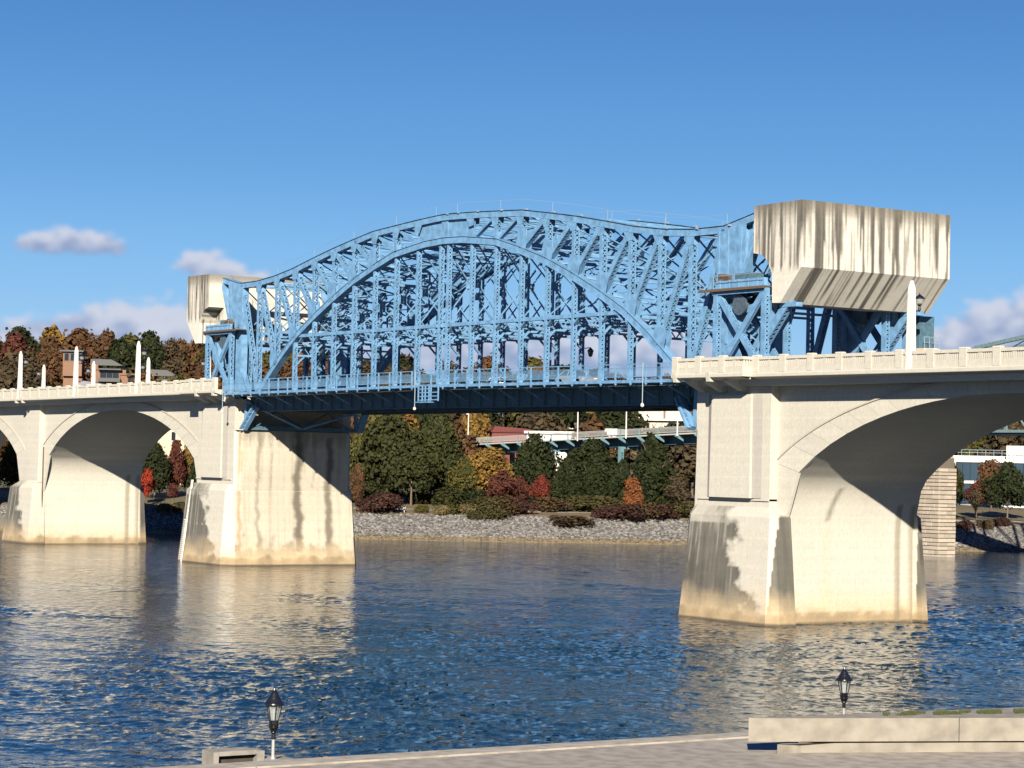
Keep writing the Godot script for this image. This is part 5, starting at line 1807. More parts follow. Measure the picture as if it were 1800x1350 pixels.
	obj("trim_board", fc, M.brown_trim, r4)
	window_on(r4, f4, 0.6, 1.4, 8.6, 10.2, 0.01, 0)
	window_on(r4, f4, -4.6, -4.0, 7.4, 9.0, -0.59, 0)
	# dark red shed
	var at6 := V(-196.5, land(-196.0, 137.0) - 0.5, 137.5)
	var f6 := local_frame(at6, 38.0)
	var r6 := thing("red_building", "long dark red building behind the viaduct railing, below the deck of the lifting span", "building", at6)
	var w6 := MB.new()
	tbox(w6, f6, Vector3(-4.6, 0, -6), Vector3(-1.4, 9.6, 0))
	tbox(w6, f6, Vector3(-1.39, 0, -5), Vector3(6.4, 8.2, -0.4))
	obj("wall", w6, M.red_siding, r6)
	var rf6 := MB.new()
	rf6.hexa([f6 * Vector3(-1.4, 8.2, -0.1), f6 * Vector3(6.7, 8.2, -0.1), f6 * Vector3(6.7, 8.2, -5.3), f6 * Vector3(-1.4, 8.2, -5.3), f6 * Vector3(-1.4, 9.5, -2.4), f6 * Vector3(6.2, 9.0, -2.4), f6 * Vector3(6.2, 9.0, -3.0), f6 * Vector3(-1.4, 9.5, -3.0)])
	obj("roof", rf6, M.red_siding, r6)
	# long white roof
	var at7 := V(-185.0, land(-185.0, 145.0) - 0.5, 146.0)
	var f7 := local_frame(at7, 36.0)
	var r7 := thing("white_building", "long low white roofed building behind the middle of the viaduct", "building", at7)
	var w7 := MB.new()
	tbox(w7, f7, Vector3(-8, 0, -6), Vector3(11, 9.0, 0))
	obj("wall", w7, M.white_wall, r7)
	var rf7 := MB.new()
	tbox(rf7, f7, Vector3(-8.4, 9.01, -6.4), Vector3(4, 9.5, 0.6))
	tbox(rf7, f7, Vector3(4.01, 9.01, -6.4), Vector3(11.4, 10.2, 0.6))
	obj("roof", rf7, M.white_wall, r7)
	# pale block with a set back top storey
	var at8 := V(-194.5, land(-194.5, 177.0) - 0.5, 177.0)
	var f8 := local_frame(at8, 36.0)
	var r8 := thing("pale_building", "pale square building with two flat roof blocks, just left of the right pier", "building", at8)
	var w8 := MB.new()
	tbox(w8, f8, Vector3(-4.6, 0, -7), Vector3(4.9, 9.2, 0))
	obj("wall", w8, M.pink_wall, r8)
	var rf8 := MB.new()
	tbox(rf8, f8, Vector3(-6.0, 9.21, -8), Vector3(5.8, 9.6, 0.9))
	obj("roof", rf8, M.white_wall, r8)
	for q in [[-4.6, 0.9, 12.3], [1.4, 5.0, 11.5]]:
		var pb := MB.new()
		tbox(pb, f8, Vector3(q[0], 9.61, -6), Vector3(q[1], q[2], -0.4))
		obj("roof_block", pb, M.pink_wall, r8)
	for k in 3:
		window_on(r8, f8, -4.2 + k * 0.8, -3.7 + k * 0.8, 7.0, 8.6, 0.01, 0, "brown_trim")
	# brown pavilion
	var at9 := V(-209.0, land(-209.0, 173.5) - 0.5, 173.5)
	var f9 := local_frame(at9, 36.0)
	var r9 := thing("pavilion", "brown pavilion with a wide flat dark roof beside the pale square building", "building", at9)
	var w9 := MB.new()
	tbox(w9, f9, Vector3(-4.6, 0, -5), Vector3(4.6, 6.4, 0))
	obj("wall", w9, M.brick, r9)
	var rf9 := MB.new()
	tbox(rf9, f9, Vector3(-6.6, 6.41, -6), Vector3(6.6, 6.9, 1.6))
	obj("roof", rf9, M.slate, r9)
	for k in 4:
		window_on(r9, f9, -4.2 + k * 2.2, -2.6 + k * 2.2, 3.6, 5.8, 0.01, 0, "brown_trim")
	# white glazed building at the right
	var ata := V(-112.0, land(-112.0, 190.0) - 0.3, 190.5)
	var fa := local_frame(ata, 34.0)
	var ra := thing("glazed_building", "white two storey building with dark glass walls, seen through the right arch", "building", ata)
	var wa := MB.new()
	tbox(wa, fa, Vector3(-9, 0, -8), Vector3(9, 9.2, -0.35))
	obj("wall", wa, M.dark_glass, ra)
	var fra := MB.new()
	for y in [0.0, 4.45, 8.4]:
		tbox(fra, fa, Vector3(-9.2, y, -0.34), Vector3(9.2, y + (0.5 if y < 8 else 1.2), 0.05))
	for x in [-9.2, -6.2, 0.6, 7.4]:
		tbox(fra, fa, Vector3(x, 0, -0.30), Vector3(x + 0.7, 9.55, 0.12))
	obj("frame", fra, M.white_wall, ra)
	for i in 12:
		for y in [0.55, 5.0]:
			var pn := MB.new()
			var x := -8.4 + i * 1.4
			tbox(pn, fa, Vector3(x, y, -0.33), Vector3(x + 1.3, y + (3.8 if y < 1 else 3.3), -0.27))
			obj("pane", pn, M.blue_glass, ra)
	var rla := MB.new()
	for k in 13:
		rla.bar(fa * Vector3(-9 + k * 1.5, 9.6, -0.2), fa * Vector3(-9 + k * 1.5, 10.7, -0.2), 0.07, 0.07)
	for y in [10.2, 10.7]:
		rla.bar(fa * Vector3(-9, y, -0.2), fa * Vector3(9, y, -0.2), 0.07, 0.07)
	obj("roof_railing", rla, M.steel_line, ra)
	var ph := MB.new()
	tbox(ph, fa, Vector3(3.5, 9.6, -6), Vector3(9, 11.6, -2))
	obj("roof_house", ph, M.white_wall, ra)
	# white gable ends among the trees above the viaduct
	for q in [[-258.0, 198.0, "white roofed house half hidden in the wood above the viaduct, left one"], [-238.0, 212.0, "white gabled house half hidden in the wood above the viaduct, right one"]]:
		var atb := V(q[0], land(q[0], q[1]) + 0.0, q[1])
		var fb := local_frame(atb, 36.0)
		var rb := thing("wood_house", q[2], "house", atb)
		var wb := MB.new()
		tbox(wb, fb, Vector3(-4, 0, -5), Vector3(4, 5.0, 0))
		obj("wall", wb, M.white_wall, rb)
		var rfb := MB.new()
		rfb.hexa([fb * Vector3(-4.4, 5.0, 0.5), fb * Vector3(4.4, 5.0, 0.5), fb * Vector3(4.4, 5.0, -5.5), fb * Vector3(-4.4, 5.0, -5.5), fb * Vector3(-4.4, 6.6, -2.4), fb * Vector3(4.4, 6.6, -2.4), fb * Vector3(4.4, 6.6, -2.6), fb * Vector3(-4.4, 6.6, -2.6)])
		obj("roof", rfb, M.metal_roof, rb)
		window_on(rb, fb, -2.6, -1.2, 2.2, 4.0, 0.01, 0)
		window_on(rb, fb, 1.2, 2.6, 2.2, 4.0, 0.01, 0)

# ---------------------------------------------------------------- the second, older bridge upstream
func via_y(x: float) -> float:   # top of the railing
	return 19.4 + (x + 112.0) * (0.0327 if x < -112.0 else 0.0063)

func build_viaduct() -> void:
	var root := thing("steel_viaduct", "older steel viaduct with pale railing and dark girders behind the park trees", "bridge", V(-112.0, land(-112.0, 124.0), 124.0))
	var dk := MB.new()
	var xs := [-200.0, -112.0, -58.0]
	for i in 2:
		var a: float = xs[i]
		var b: float = xs[i + 1]
		dk.hexa([V(a, via_y(a) - 1.35, 122.2), V(b, via_y(b) - 1.35, 122.2), V(b, via_y(b) - 1.35, 128.6), V(a, via_y(a) - 1.35, 128.6), V(a, via_y(a) - 1.12, 122.2), V(b, via_y(b) - 1.12, 122.2), V(b, via_y(b) - 1.12, 128.6), V(a, via_y(a) - 1.12, 128.6)])
	obj("deck", dk, M.pale_steel, root)
	for w in [124.5, 127.0]:
		for i in 2:
			var a: float = xs[i]
			var b: float = xs[i + 1]
			var gd := MB.new()
			gd.hexa([V(a, via_y(a) - 2.9, w - 0.12), V(b, via_y(b) - 2.9, w - 0.12), V(b, via_y(b) - 2.9, w + 0.12), V(a, via_y(a) - 2.9, w + 0.12), V(a, via_y(a) - 1.36, w - 0.12), V(b, via_y(b) - 1.36, w - 0.12), V(b, via_y(b) - 1.36, w + 0.12), V(a, via_y(a) - 1.36, w + 0.12)])
			obj("girder", gd, M.dark_blue, root)
	for i in 26:
		var x := -198.0 + i * 5.4
		var y := via_y(x)
		var br := MB.new()
		br.prism([V(x, y - 1.37, 123.4), V(x, y - 1.37, 121.6), V(x, y - 1.65, 121.6), V(x, y - 2.5, 123.4)], Vector3(0.22, 0, 0))
		br.box(V(x, y - 1.5, 122.1), V(x + 0.16, y + 0.02, 121.95))
		obj("bracket", br, M.teal, root)
		var rp := MB.new()
		var x1 := x + 5.4
		var y1 := via_y(x1)
		for q in [[0.0, 0.09], [-0.25, 0.05], [-0.9, 0.08]]:
			rp.bar(V(x, y + q[0], 122.0), V(x1, y1 + q[0], 122.0), q[1], 0.08)
		for k in 30:
			var t := (k + 0.5) / 30.0
			rp.bar(V(lerpf(x, x1, t), lerpf(y, y1, t) - 0.9, 122.0), V(lerpf(x, x1, t), lerpf(y, y1, t), 122.0), 0.028, 0.028)
		obj("railing_panel", rp, M.pale_steel, root)
	for x in [-176.0, -156.0, -134.5]:
		for w in [123.2, 127.6]:
			var g := land(x, w)
			var cl := MB.new()
			cl.laced(V(x, g - 0.3, w), V(x, via_y(x) - 2.9, w), 0.8, 0.7, 1.0, 1.0)
			obj("column", cl, M.teal, root)
		var cr := MB.new()
		cr.bar(V(x, via_y(x) - 3.1, 122.8), V(x, via_y(x) - 3.1, 128.0), 0.4, 0.5, Vector3(1, 0, 0))
		obj("cross_beam", cr, M.teal, root)
	stone_pier("stone_abutment", "rough pale stone abutment of the viaduct, left of the right bascule pier", -111.5, -101.0, 122.8, 128.4, land(-106.0, 125.0) - 1.0, 15.6)
	stone_pier("stone_pier", "rough pale stone pier standing in the water behind the right bascule pier", -58.4, -53.0, 121.6, 125.0, -2.0, 14.6)
	for q in [[-183.0, "white pole lamp post on the viaduct, leftmost one"], [-146.0, "white pole lamp post on the viaduct, above the dark trees"], [-131.2, "white pole lamp post on the viaduct, left of the pale square building"], [-116.5, "white pole lamp post on the viaduct, nearest the right bascule pier"]]:
		var x: float = q[0]
		var r := thing("pole_lamp", q[1], "lamp post", V(x, via_y(x) - 1.6, 121.8), "white pole lamps of the viaduct")
		var mb := MB.new()
		mb.tube(V(x, via_y(x) - 1.6, 121.8), V(x, via_y(x) + 6.0, 121.8), 0.13, 0.10, 8)
		obj("pole", mb, M.white_wall, r)
		var hd := MB.new()
		hd.lathe(V(x - 0.35, via_y(x) + 4.5, 121.8), [[0.05, 0], [0.3, 0.15], [0.3, 0.5], [0.05, 0.7]], 8)
		hd.bar(V(x - 0.35, via_y(x) + 5.1, 121.8), V(x, via_y(x) + 5.1, 121.8), 0.08, 0.08)
		obj("lamp_head", hd, M.white_wall, r)
	# truss spans over the water
	var tr := thing("truss_bridge", "grey green steel truss span of the older bridge, its top peeping over the right parapet", "bridge", V(-20.0, 15.0, 125.0))
	var tp := [Vector2(-57.0, 18.6), Vector2(-46.5, 30.6), Vector2(-36.0, 32.0), Vector2(-25.5, 33.0), Vector2(-15.0, 33.4), Vector2(-4.5, 33.0), Vector2(6.0, 32.0), Vector2(16.5, 30.6), Vector2(27.0, 18.6)]
	for w in [122.0, 128.4]:
		for i in 8:
			var mb := MB.new()
			mb.bar(V(tp[i].x, tp[i].y, w), V(tp[i + 1].x, tp[i + 1].y, w), 0.55, 0.5)
			obj("top_chord", mb, M.grey_green, tr)
			var bc := MB.new()
			bc.bar(V(tp[i].x, 18.5, w), V(tp[i + 1].x, 18.5, w), 0.4, 0.4)
			obj("bottom_chord", bc, M.grey_green, tr)
			if i > 0:
				var pb := MB.new()
				pb.bar(V(tp[i].x, 18.5, w), V(tp[i].x, tp[i].y, w), 0.42, 0.36)
				obj("upright", pb, M.grey_green, tr)
			if i > 0 and i < 7:
				var db := MB.new()
				if i < 4:
					db.bar(V(tp[i].x, tp[i].y, w), V(tp[i + 1].x, 18.5, w), 0.2, 0.2)
				else:
					db.bar(V(tp[i].x, 18.5, w), V(tp[i + 1].x, tp[i + 1].y, w), 0.2, 0.2)
				obj("diagonal", db, M.grey_green, tr)
	for i in range(1, 8):
		var mb := MB.new()
		mb.bar(V(tp[i].x, tp[i].y, 122.0), V(tp[i].x, tp[i].y, 128.4), 0.3, 0.35, Vector3(1, 0, 0))
		mb.bar(V(tp[i].x, tp[i].y - 1.6, 122.2), V(tp[i].x, tp[i].y - 0.2, 123.8), 0.16, 0.2, Vector3(1, 0, 0))
		mb.bar(V(tp[i].x, tp[i].y - 1.6, 128.2), V(tp[i].x, tp[i].y - 0.2, 126.6), 0.16, 0.2, Vector3(1, 0, 0))
		if i < 7:
			mb.bar(V(tp[i].x, tp[i].y - 0.1, 122.2), V(tp[i + 1].x, tp[i + 1].y - 0.1, 128.2), 0.12, 0.12, Vector3(0, 1, 0))
			mb.bar(V(tp[i].x, tp[i].y - 0.2, 128.2), V(tp[i + 1].x, tp[i + 1].y - 0.2, 122.2), 0.12, 0.12, Vector3(0, 1, 0))
		obj("top_bracing", mb, M.grey_green, tr)
	var df := MB.new()
	df.box(V(-57.0, 18.0, 128.2), V(27.0, 18.35, 122.2))
	obj("deck", df, M.dark_blue, tr)
	stone_pier("stone_pier", "rough pale stone pier carrying the far right end of the truss span", 25.0, 30.0, 121.6, 129.0, -2.0, 17.0)

func stone_pier(called: String, label: String, x0: float, x1: float, w0: float, w1: float, y0: float, y1: float) -> void:
	var root := thing(called, label, "bridge pier", V((x0 + x1) * 0.5, y0, (w0 + w1) * 0.5))
	rng.seed = int(absf(x0) * 100.0)
	var core := MB.new()
	core.box(V(x0 + 0.25, y0, w1 - 0.2), V(x1 - 0.25, y1 - 0.05, w0 + 0.25))
	obj("core", core, M.mortar, root)
	var y := y0
	var row := 0
	while y < y1 - 0.2:
		var hh := rng.randf_range(0.5, 0.68)
		var sh := 0.0
		if called == "stone_pier" and y > y1 - 2.0:
			sh = 0.55
		var x := x0 - rng.randf() * 0.0
		var first := true
		while x < x1 - 0.3 - sh:
			var L := rng.randf_range(1.0, 1.9) * (0.6 if first and row % 2 == 1 else 1.0)
			first = false
			var xe := minf(x + L, x1 - sh)
			if x1 - sh - xe < 0.5:
				xe = x1 - sh
			var mb := MB.new()
			var g := rng.randf_range(0.75, 1.12)
			mb.col = Color(0.50 * g, 0.43 * g, 0.35 * g)
			var o := rng.randf_range(0.0, 0.10)
			mb.hexa([V(x + 0.02, y + 0.02, w0 + 0.3), V(xe - 0.02, y + 0.02, w0 + 0.3), V(xe - 0.07, y + 0.06, w0 - o), V(x + 0.07, y + 0.06, w0 - o), V(x + 0.02, y + hh - 0.02, w0 + 0.3), V(xe - 0.02, y + hh - 0.02, w0 + 0.3), V(xe - 0.07, y + hh - 0.07, w0 - o), V(x + 0.07, y + hh - 0.07, w0 - o)])
			obj("stone", mb, M.stone, root)
			x = xe
		# the face towards the near bank
		var w := w0
		while w < w1 - 0.2:
			var we := minf(w + rng.randf_range(1.0, 1.8), w1)
			if w1 - we < 0.5:
				we = w1
			var mb := MB.new()
			var g := rng.randf_range(0.75, 1.12)
			mb.col = Color(0.50 * g, 0.43 * g, 0.35 * g)
			var o := rng.randf_range(0.0, 0.10) - sh
			mb.hexa([V(x1 - 0.3 - sh, y + 0.02, w + 0.02), V(x1 - 0.3 - sh, y + 0.02, we - 0.02), V(x1 + o, y + 0.06, we - 0.07), V(x1 + o, y + 0.06, w + 0.07), V(x1 - 0.3 - sh, y + hh - 0.02, w + 0.02), V(x1 - 0.3 - sh, y + hh - 0.02, we - 0.02), V(x1 + o, y + hh - 0.07, we - 0.07), V(x1 + o, y + hh - 0.07, w + 0.07)])
			obj("stone", mb, M.stone, root)
			w = we
		y += hh
		row += 1

# ---------------------------------------------------------------- traffic
func car(label: String, x: float, w: float, face: float, paint: Material, tall: float) -> void:
	var y := (deck_at(x) - 0.13)
	var root := thing("car", label, "car", V(x, y, w), "cars crossing the lifting span")
	var P := func(a: float, b: float, c: float) -> Vector3: return V(x + a * face, y + b, w + c)
	var prof := [[-2.25, 0.42, 0.62, 0.80], [-2.1, 0.30, 0.86, 0.88], [-1.2, 0.28, 0.98, 0.90], [0.9, 0.28, 0.98, 0.90], [1.9, 0.30, 0.84, 0.86], [2.25, 0.42, 0.66, 0.78]]
	var bd := MB.new()
	for i in prof.size() - 1:
		var p: Array = prof[i]
		var q: Array = prof[i + 1]
		bd.hexa([P.call(p[0], p[1], -p[3]), P.call(q[0], q[1], -q[3]), P.call(q[0], q[1], q[3]), P.call(p[0], p[1], p[3]), P.call(p[0], p[2], -p[3] * 0.96), P.call(q[0], q[2], -q[3] * 0.96), P.call(q[0], q[2], q[3] * 0.96), P.call(p[0], p[2], p[3] * 0.96)])
	bd.hexa([P.call(-1.05, tall - 0.03, -0.60), P.call(0.25, tall - 0.03, -0.60), P.call(0.25, tall - 0.03, 0.60), P.call(-1.05, tall - 0.03, 0.60), P.call(-0.95, tall + 0.04, -0.5), P.call(0.15, tall + 0.04, -0.5), P.call(0.15, tall + 0.04, 0.5), P.call(-0.95, tall + 0.04, 0.5)])
	for s in [-1.0, 1.0]:
		for q in [[-1.75, -1.06], [-0.36, -0.36], [1.02, 0.26]]:
			bd.bar(P.call(q[0], 0.97, s * 0.80), P.call(q[1], tall - 0.01, s * 0.60), 0.09, 0.06)
	obj("body", bd, paint, root)
	var gl := MB.new()
	gl.hexa([P.call(-1.75, 0.97, -0.80), P.call(1.02, 0.97, -0.80), P.call(1.02, 0.97, 0.80), P.call(-1.75, 0.97, 0.80), P.call(-1.06, tall - 0.035, -0.59), P.call(0.26, tall - 0.035, -0.59), P.call(0.26, tall - 0.035, 0.59), P.call(-1.06, tall - 0.035, 0.59)])
	obj("windows", gl, M.dark_glass, root)
	for a in [-1.4, 1.4]:
		for s in [-1.0, 1.0]:
			var tm := MB.new()
			tm.lathe(Vector3.ZERO, [[0.20, -0.11], [0.32, -0.11], [0.34, -0.07], [0.34, 0.07], [0.32, 0.11], [0.20, 0.11]], 16)
			var rm := MB.new()
			rm.lathe(Vector3.ZERO, [[0.02, -0.09], [0.20, -0.10], [0.20, 0.10], [0.02, 0.09]], 12)
			for pair in [[tm, M.tyre, "tyre"], [rm, M.steel_line, "rim"]]:
				var src: MB = pair[0]
				var o := MB.new()
				for k in src.v.size():
					o.put(Vector3(src.v[k].x, src.v[k].z, src.v[k].y) + P.call(a, 0.34, s * 0.80), Vector3(src.n[k].x, src.n[k].z, src.n[k].y), Color.WHITE)
				obj(pair[2], o, pair[1], root)
	for s in [-0.62, 0.62]:
		var hl := MB.new()
		hl.bar(P.call(2.16, 0.68, s - 0.17), P.call(2.16, 0.68, s + 0.17), 0.14, 0.16)
		obj("headlight", hl, M.white_wall, root)
		var tl := MB.new()
		tl.bar(P.call(-2.17, 0.72, s - 0.15), P.call(-2.17, 0.72, s + 0.15), 0.14, 0.14)
		obj("tail_light", tl, M.red_siding, root)

# ---------------------------------------------------------------- a walker on the bank
func capsule_skin(bones: Array, cell: float) -> MB:   # bones: [a, b, ra, rb]; smooth union meshed with surface nets
	var lo := Vector3(1e9, 1e9, 1e9)
	var hi := -lo
	for b in bones:
		for k in 2:
			var r: float = b[2 + k] + cell * 3.0
			lo = lo.min(b[k] - Vector3(r, r, r))
			hi = hi.max(b[k] + Vector3(r, r, r))
	var n := Vector3i(((hi - lo) / cell).ceil()) + Vector3i.ONE
	var vals := PackedFloat32Array()
	vals.resize(n.x * n.y * n.z)
	for k in n.z:
		for j in n.y:
			for i in n.x:
				var p := lo + Vector3(i, j, k) * cell
				var acc := 0.0
				for b in bones:
					var ab: Vector3 = b[1] - b[0]
					var t := clampf((p - b[0]).dot(ab) / maxf(ab.length_squared(), 1e-9), 0, 1)
					acc += exp(-(p.distance_to(b[0] + ab * t) - lerpf(b[2], b[3], t)) * 42.0)
				vals[(k * n.y + j) * n.x + i] = -log(maxf(acc, 1e-30)) / 42.0
	var idx := {}
	var pts := []
	for k in n.z - 1:
		for j in n.y - 1:
			for i in n.x - 1:
				var s := Vector3.ZERO
				var c := 0
				for e in [[0, 0, 0, 1, 0, 0], [0, 1, 0, 1, 1, 0], [0, 0, 1, 1, 0, 1], [0, 1, 1, 1, 1, 1], [0, 0, 0, 0, 1, 0], [1, 0, 0, 1, 1, 0], [0, 0, 1, 0, 1, 1], [1, 0, 1, 1, 1, 1], [0, 0, 0, 0, 0, 1], [1, 0, 0, 1, 0, 1], [0, 1, 0, 0, 1, 1], [1, 1, 0, 1, 1, 1]]:
					var a := vals[((k + e[2]) * n.y + j + e[1]) * n.x + i + e[0]]
					var b := vals[((k + e[5]) * n.y + j + e[4]) * n.x + i + e[3]]
					if (a < 0.0) != (b < 0.0):
						s += Vector3(e[0], e[1], e[2]).lerp(Vector3(e[3], e[4], e[5]), a / (a - b))
						c += 1
				if c > 0:
					idx[Vector3i(i, j, k)] = pts.size()
					pts.append(lo + (Vector3(i, j, k) + s / c) * cell)
	var mb := MB.new()
	for k in range(1, n.z - 1):
		for j in range(1, n.y - 1):
			for i in range(1, n.x - 1):
				var a := vals[(k * n.y + j) * n.x + i]
				for ax in 3:
					var d := [Vector3i(1, 0, 0), Vector3i(0, 1, 0), Vector3i(0, 0, 1)][ax] as Vector3i
					var b := vals[((k + d.z) * n.y + j + d.y) * n.x + i + d.x]
					if (a < 0.0) == (b < 0.0):
						continue
					var u := [Vector3i(0, 1, 0), Vector3i(0, 0, 1), Vector3i(1, 0, 0)][ax] as Vector3i
					var v := [Vector3i(0, 0, 1), Vector3i(1, 0, 0), Vector3i(0, 1, 0)][ax] as Vector3i
					var o := Vector3i(i, j, k)
					var q := []
					for r in [o, o - u, o - u - v, o - v]:
						if idx.has(r):
							q.append(pts[idx[r]])
					if q.size() == 4:
						var out := Vector3(d) * (1.0 if a < 0.0 else -1.0)
						mb.quad(q[0], q[1], q[2], q[3], out)
	return mb

func build_person() -> void:
	var at := V(-120.3, land(-120.3, 99.0) + 0.02, 99.0)
	var root := thing("person", "person in a white top walking along the path on the far bank", "person", at)
	var L := func(x: float, y: float, z: float) -> Vector3: return at + Vector3(x, y, z)   # walks along z
	var hip := 0.92
	var bones := [[L.call(0, hip, 0), L.call(0, 1.18, 0), 0.15, 0.13], [L.call(0, 1.18, 0), L.call(0, 1.40, 0.02), 0.14, 0.15], [L.call(0, 1.44, 0.02), L.call(0, 1.56, 0.03), 0.06, 0.06], [L.call(0, 1.62, 0.04), L.call(0, 1.70, 0.05), 0.095, 0.095],
		[L.call(-0.17, 1.42, 0.02), L.call(0.17, 1.42, 0.02), 0.07, 0.07], [L.call(0.09, hip, 0), L.call(0.10, 0.50, 0.16), 0.10, 0.065], [L.call(0.10, 0.50, 0.16), L.call(0.10, 0.09, 0.10), 0.06, 0.042], [L.call(0.10, 0.06, 0.08), L.call(0.10, 0.05, 0.28), 0.045, 0.035],
		[L.call(-0.09, hip, 0), L.call(-0.10, 0.49, -0.08), 0.10, 0.065], [L.call(-0.10, 0.49, -0.08), L.call(-0.10, 0.12, -0.34), 0.06, 0.042], [L.call(-0.10, 0.10, -0.36), L.call(-0.10, 0.04, -0.18), 0.045, 0.035],
		[L.call(0.20, 1.40, 0.02), L.call(0.24, 1.14, -0.12), 0.055, 0.045], [L.call(0.24, 1.14, -0.12), L.call(0.22, 0.92, -0.02), 0.042, 0.03], [L.call(-0.20, 1.40, 0.02), L.call(-0.24, 1.14, 0.12), 0.055, 0.045], [L.call(-0.24, 1.14, 0.12), L.call(-0.22, 0.96, 0.26), 0.042, 0.03]]
	var mb := capsule_skin(bones, 0.036)
	for i in mb.v.size():
		var h := mb.v[i].y - at.y
		var off := absf(mb.v[i].x - at.x)
		var c := Color(0.62, 0.62, 0.60)
		if h < 0.10: c = Color(0.05, 0.05, 0.05)
		elif h < 0.93 and off < 0.19: c = Color(0.06, 0.07, 0.11)
		elif h > 1.66 or (h > 1.58 and mb.v[i].z < at.z + 0.02): c = Color(0.05, 0.035, 0.02)
		elif h > 1.47 or (h < 1.0 and off >= 0.19): c = Color(0.42, 0.27, 0.19)
		mb.c[i] = c
	obj("body", mb, M.cloth, root)

# ---------------------------------------------------------------- foreground
func promenade_lamp(label: String, at: Vector3, pole: float, r := 1.0) -> void:
	var root := thing("promenade_lamp", label, "lamp post", at, "black lantern lamp posts of the promenade")
	var mb := MB.new()
	mb.lathe(at, [[0.16, 0.0], [0.16, 0.03], [0.05, 0.06], [0.034, 0.10], [0.030, pole]], 14)
	obj("pole", mb, M.grey_pole, root)
	var b := at + Vector3(0, pole, 0)
	var nk := MB.new()
	nk.lathe(b, [[0.030, -0.02], [0.042, 0.0], [0.040, 0.09], [0.055, 0.10], [0.062, 0.12], [0.060, 0.13], [0.088, 0.19], [0.098, 0.22], [0.085, 0.235], [0.098, 0.25], [0.102, 0.27], [0.088, 0.28], [0.095, 0.33], [0.10, 0.345], [0.02, 0.346]], 20)
	obj("collar", nk, M.black_iron, root)
	var gl := MB.new()
	for i in 6:
		var a0 := TAU * (i + 0.22) / 6.0
		var a1 := TAU * (i + 1.22) / 6.0
		var p := [b + Vector3(cos(a0) * 0.086, 0.35, sin(a0) * 0.086), b + Vector3(cos(a1) * 0.086, 0.35, sin(a1) * 0.086), b + Vector3(cos(a1) * 0.146, 0.64, sin(a1) * 0.146), b + Vector3(cos(a0) * 0.146, 0.64, sin(a0) * 0.146)]
		gl.quad(p[0], p[1], p[2], p[3], p[0] + p[2] - b * 2.0)
	obj("lantern_glass", gl, M.frosted, root)
	var cg := MB.new()
	for i in 6:
		var a0 := TAU * (i + 0.22) / 6.0
		cg.bar(b + Vector3(cos(a0) * 0.090, 0.345, sin(a0) * 0.090), b + Vector3(cos(a0) * 0.152, 0.65, sin(a0) * 0.152), 0.016, 0.016)
	obj("lantern_bars", cg, M.black_iron, root)
	var bl := MB.new()
	bl.lathe(b + Vector3(0, 0.36, 0), [[0.02, 0.0], [0.025, 0.1], [0.04, 0.13], [0.035, 0.2], [0.01, 0.23]], 10)
	obj("bulb", bl, M.frosted, root)
	var cp := MB.new()
	cp.lathe(b, [[0.02, 0.635], [0.20, 0.64], [0.212, 0.655], [0.205, 0.675], [0.170, 0.70], [0.135, 0.755], [0.118, 0.79], [0.105, 0.80], [0.075, 0.86], [0.045, 0.905], [0.034, 0.915], [0.036, 0.925], [0.03, 0.95], [0.012, 0.965], [0.004, 0.975]], 24)
	obj("lantern_cap", cp, M.black_iron, root)

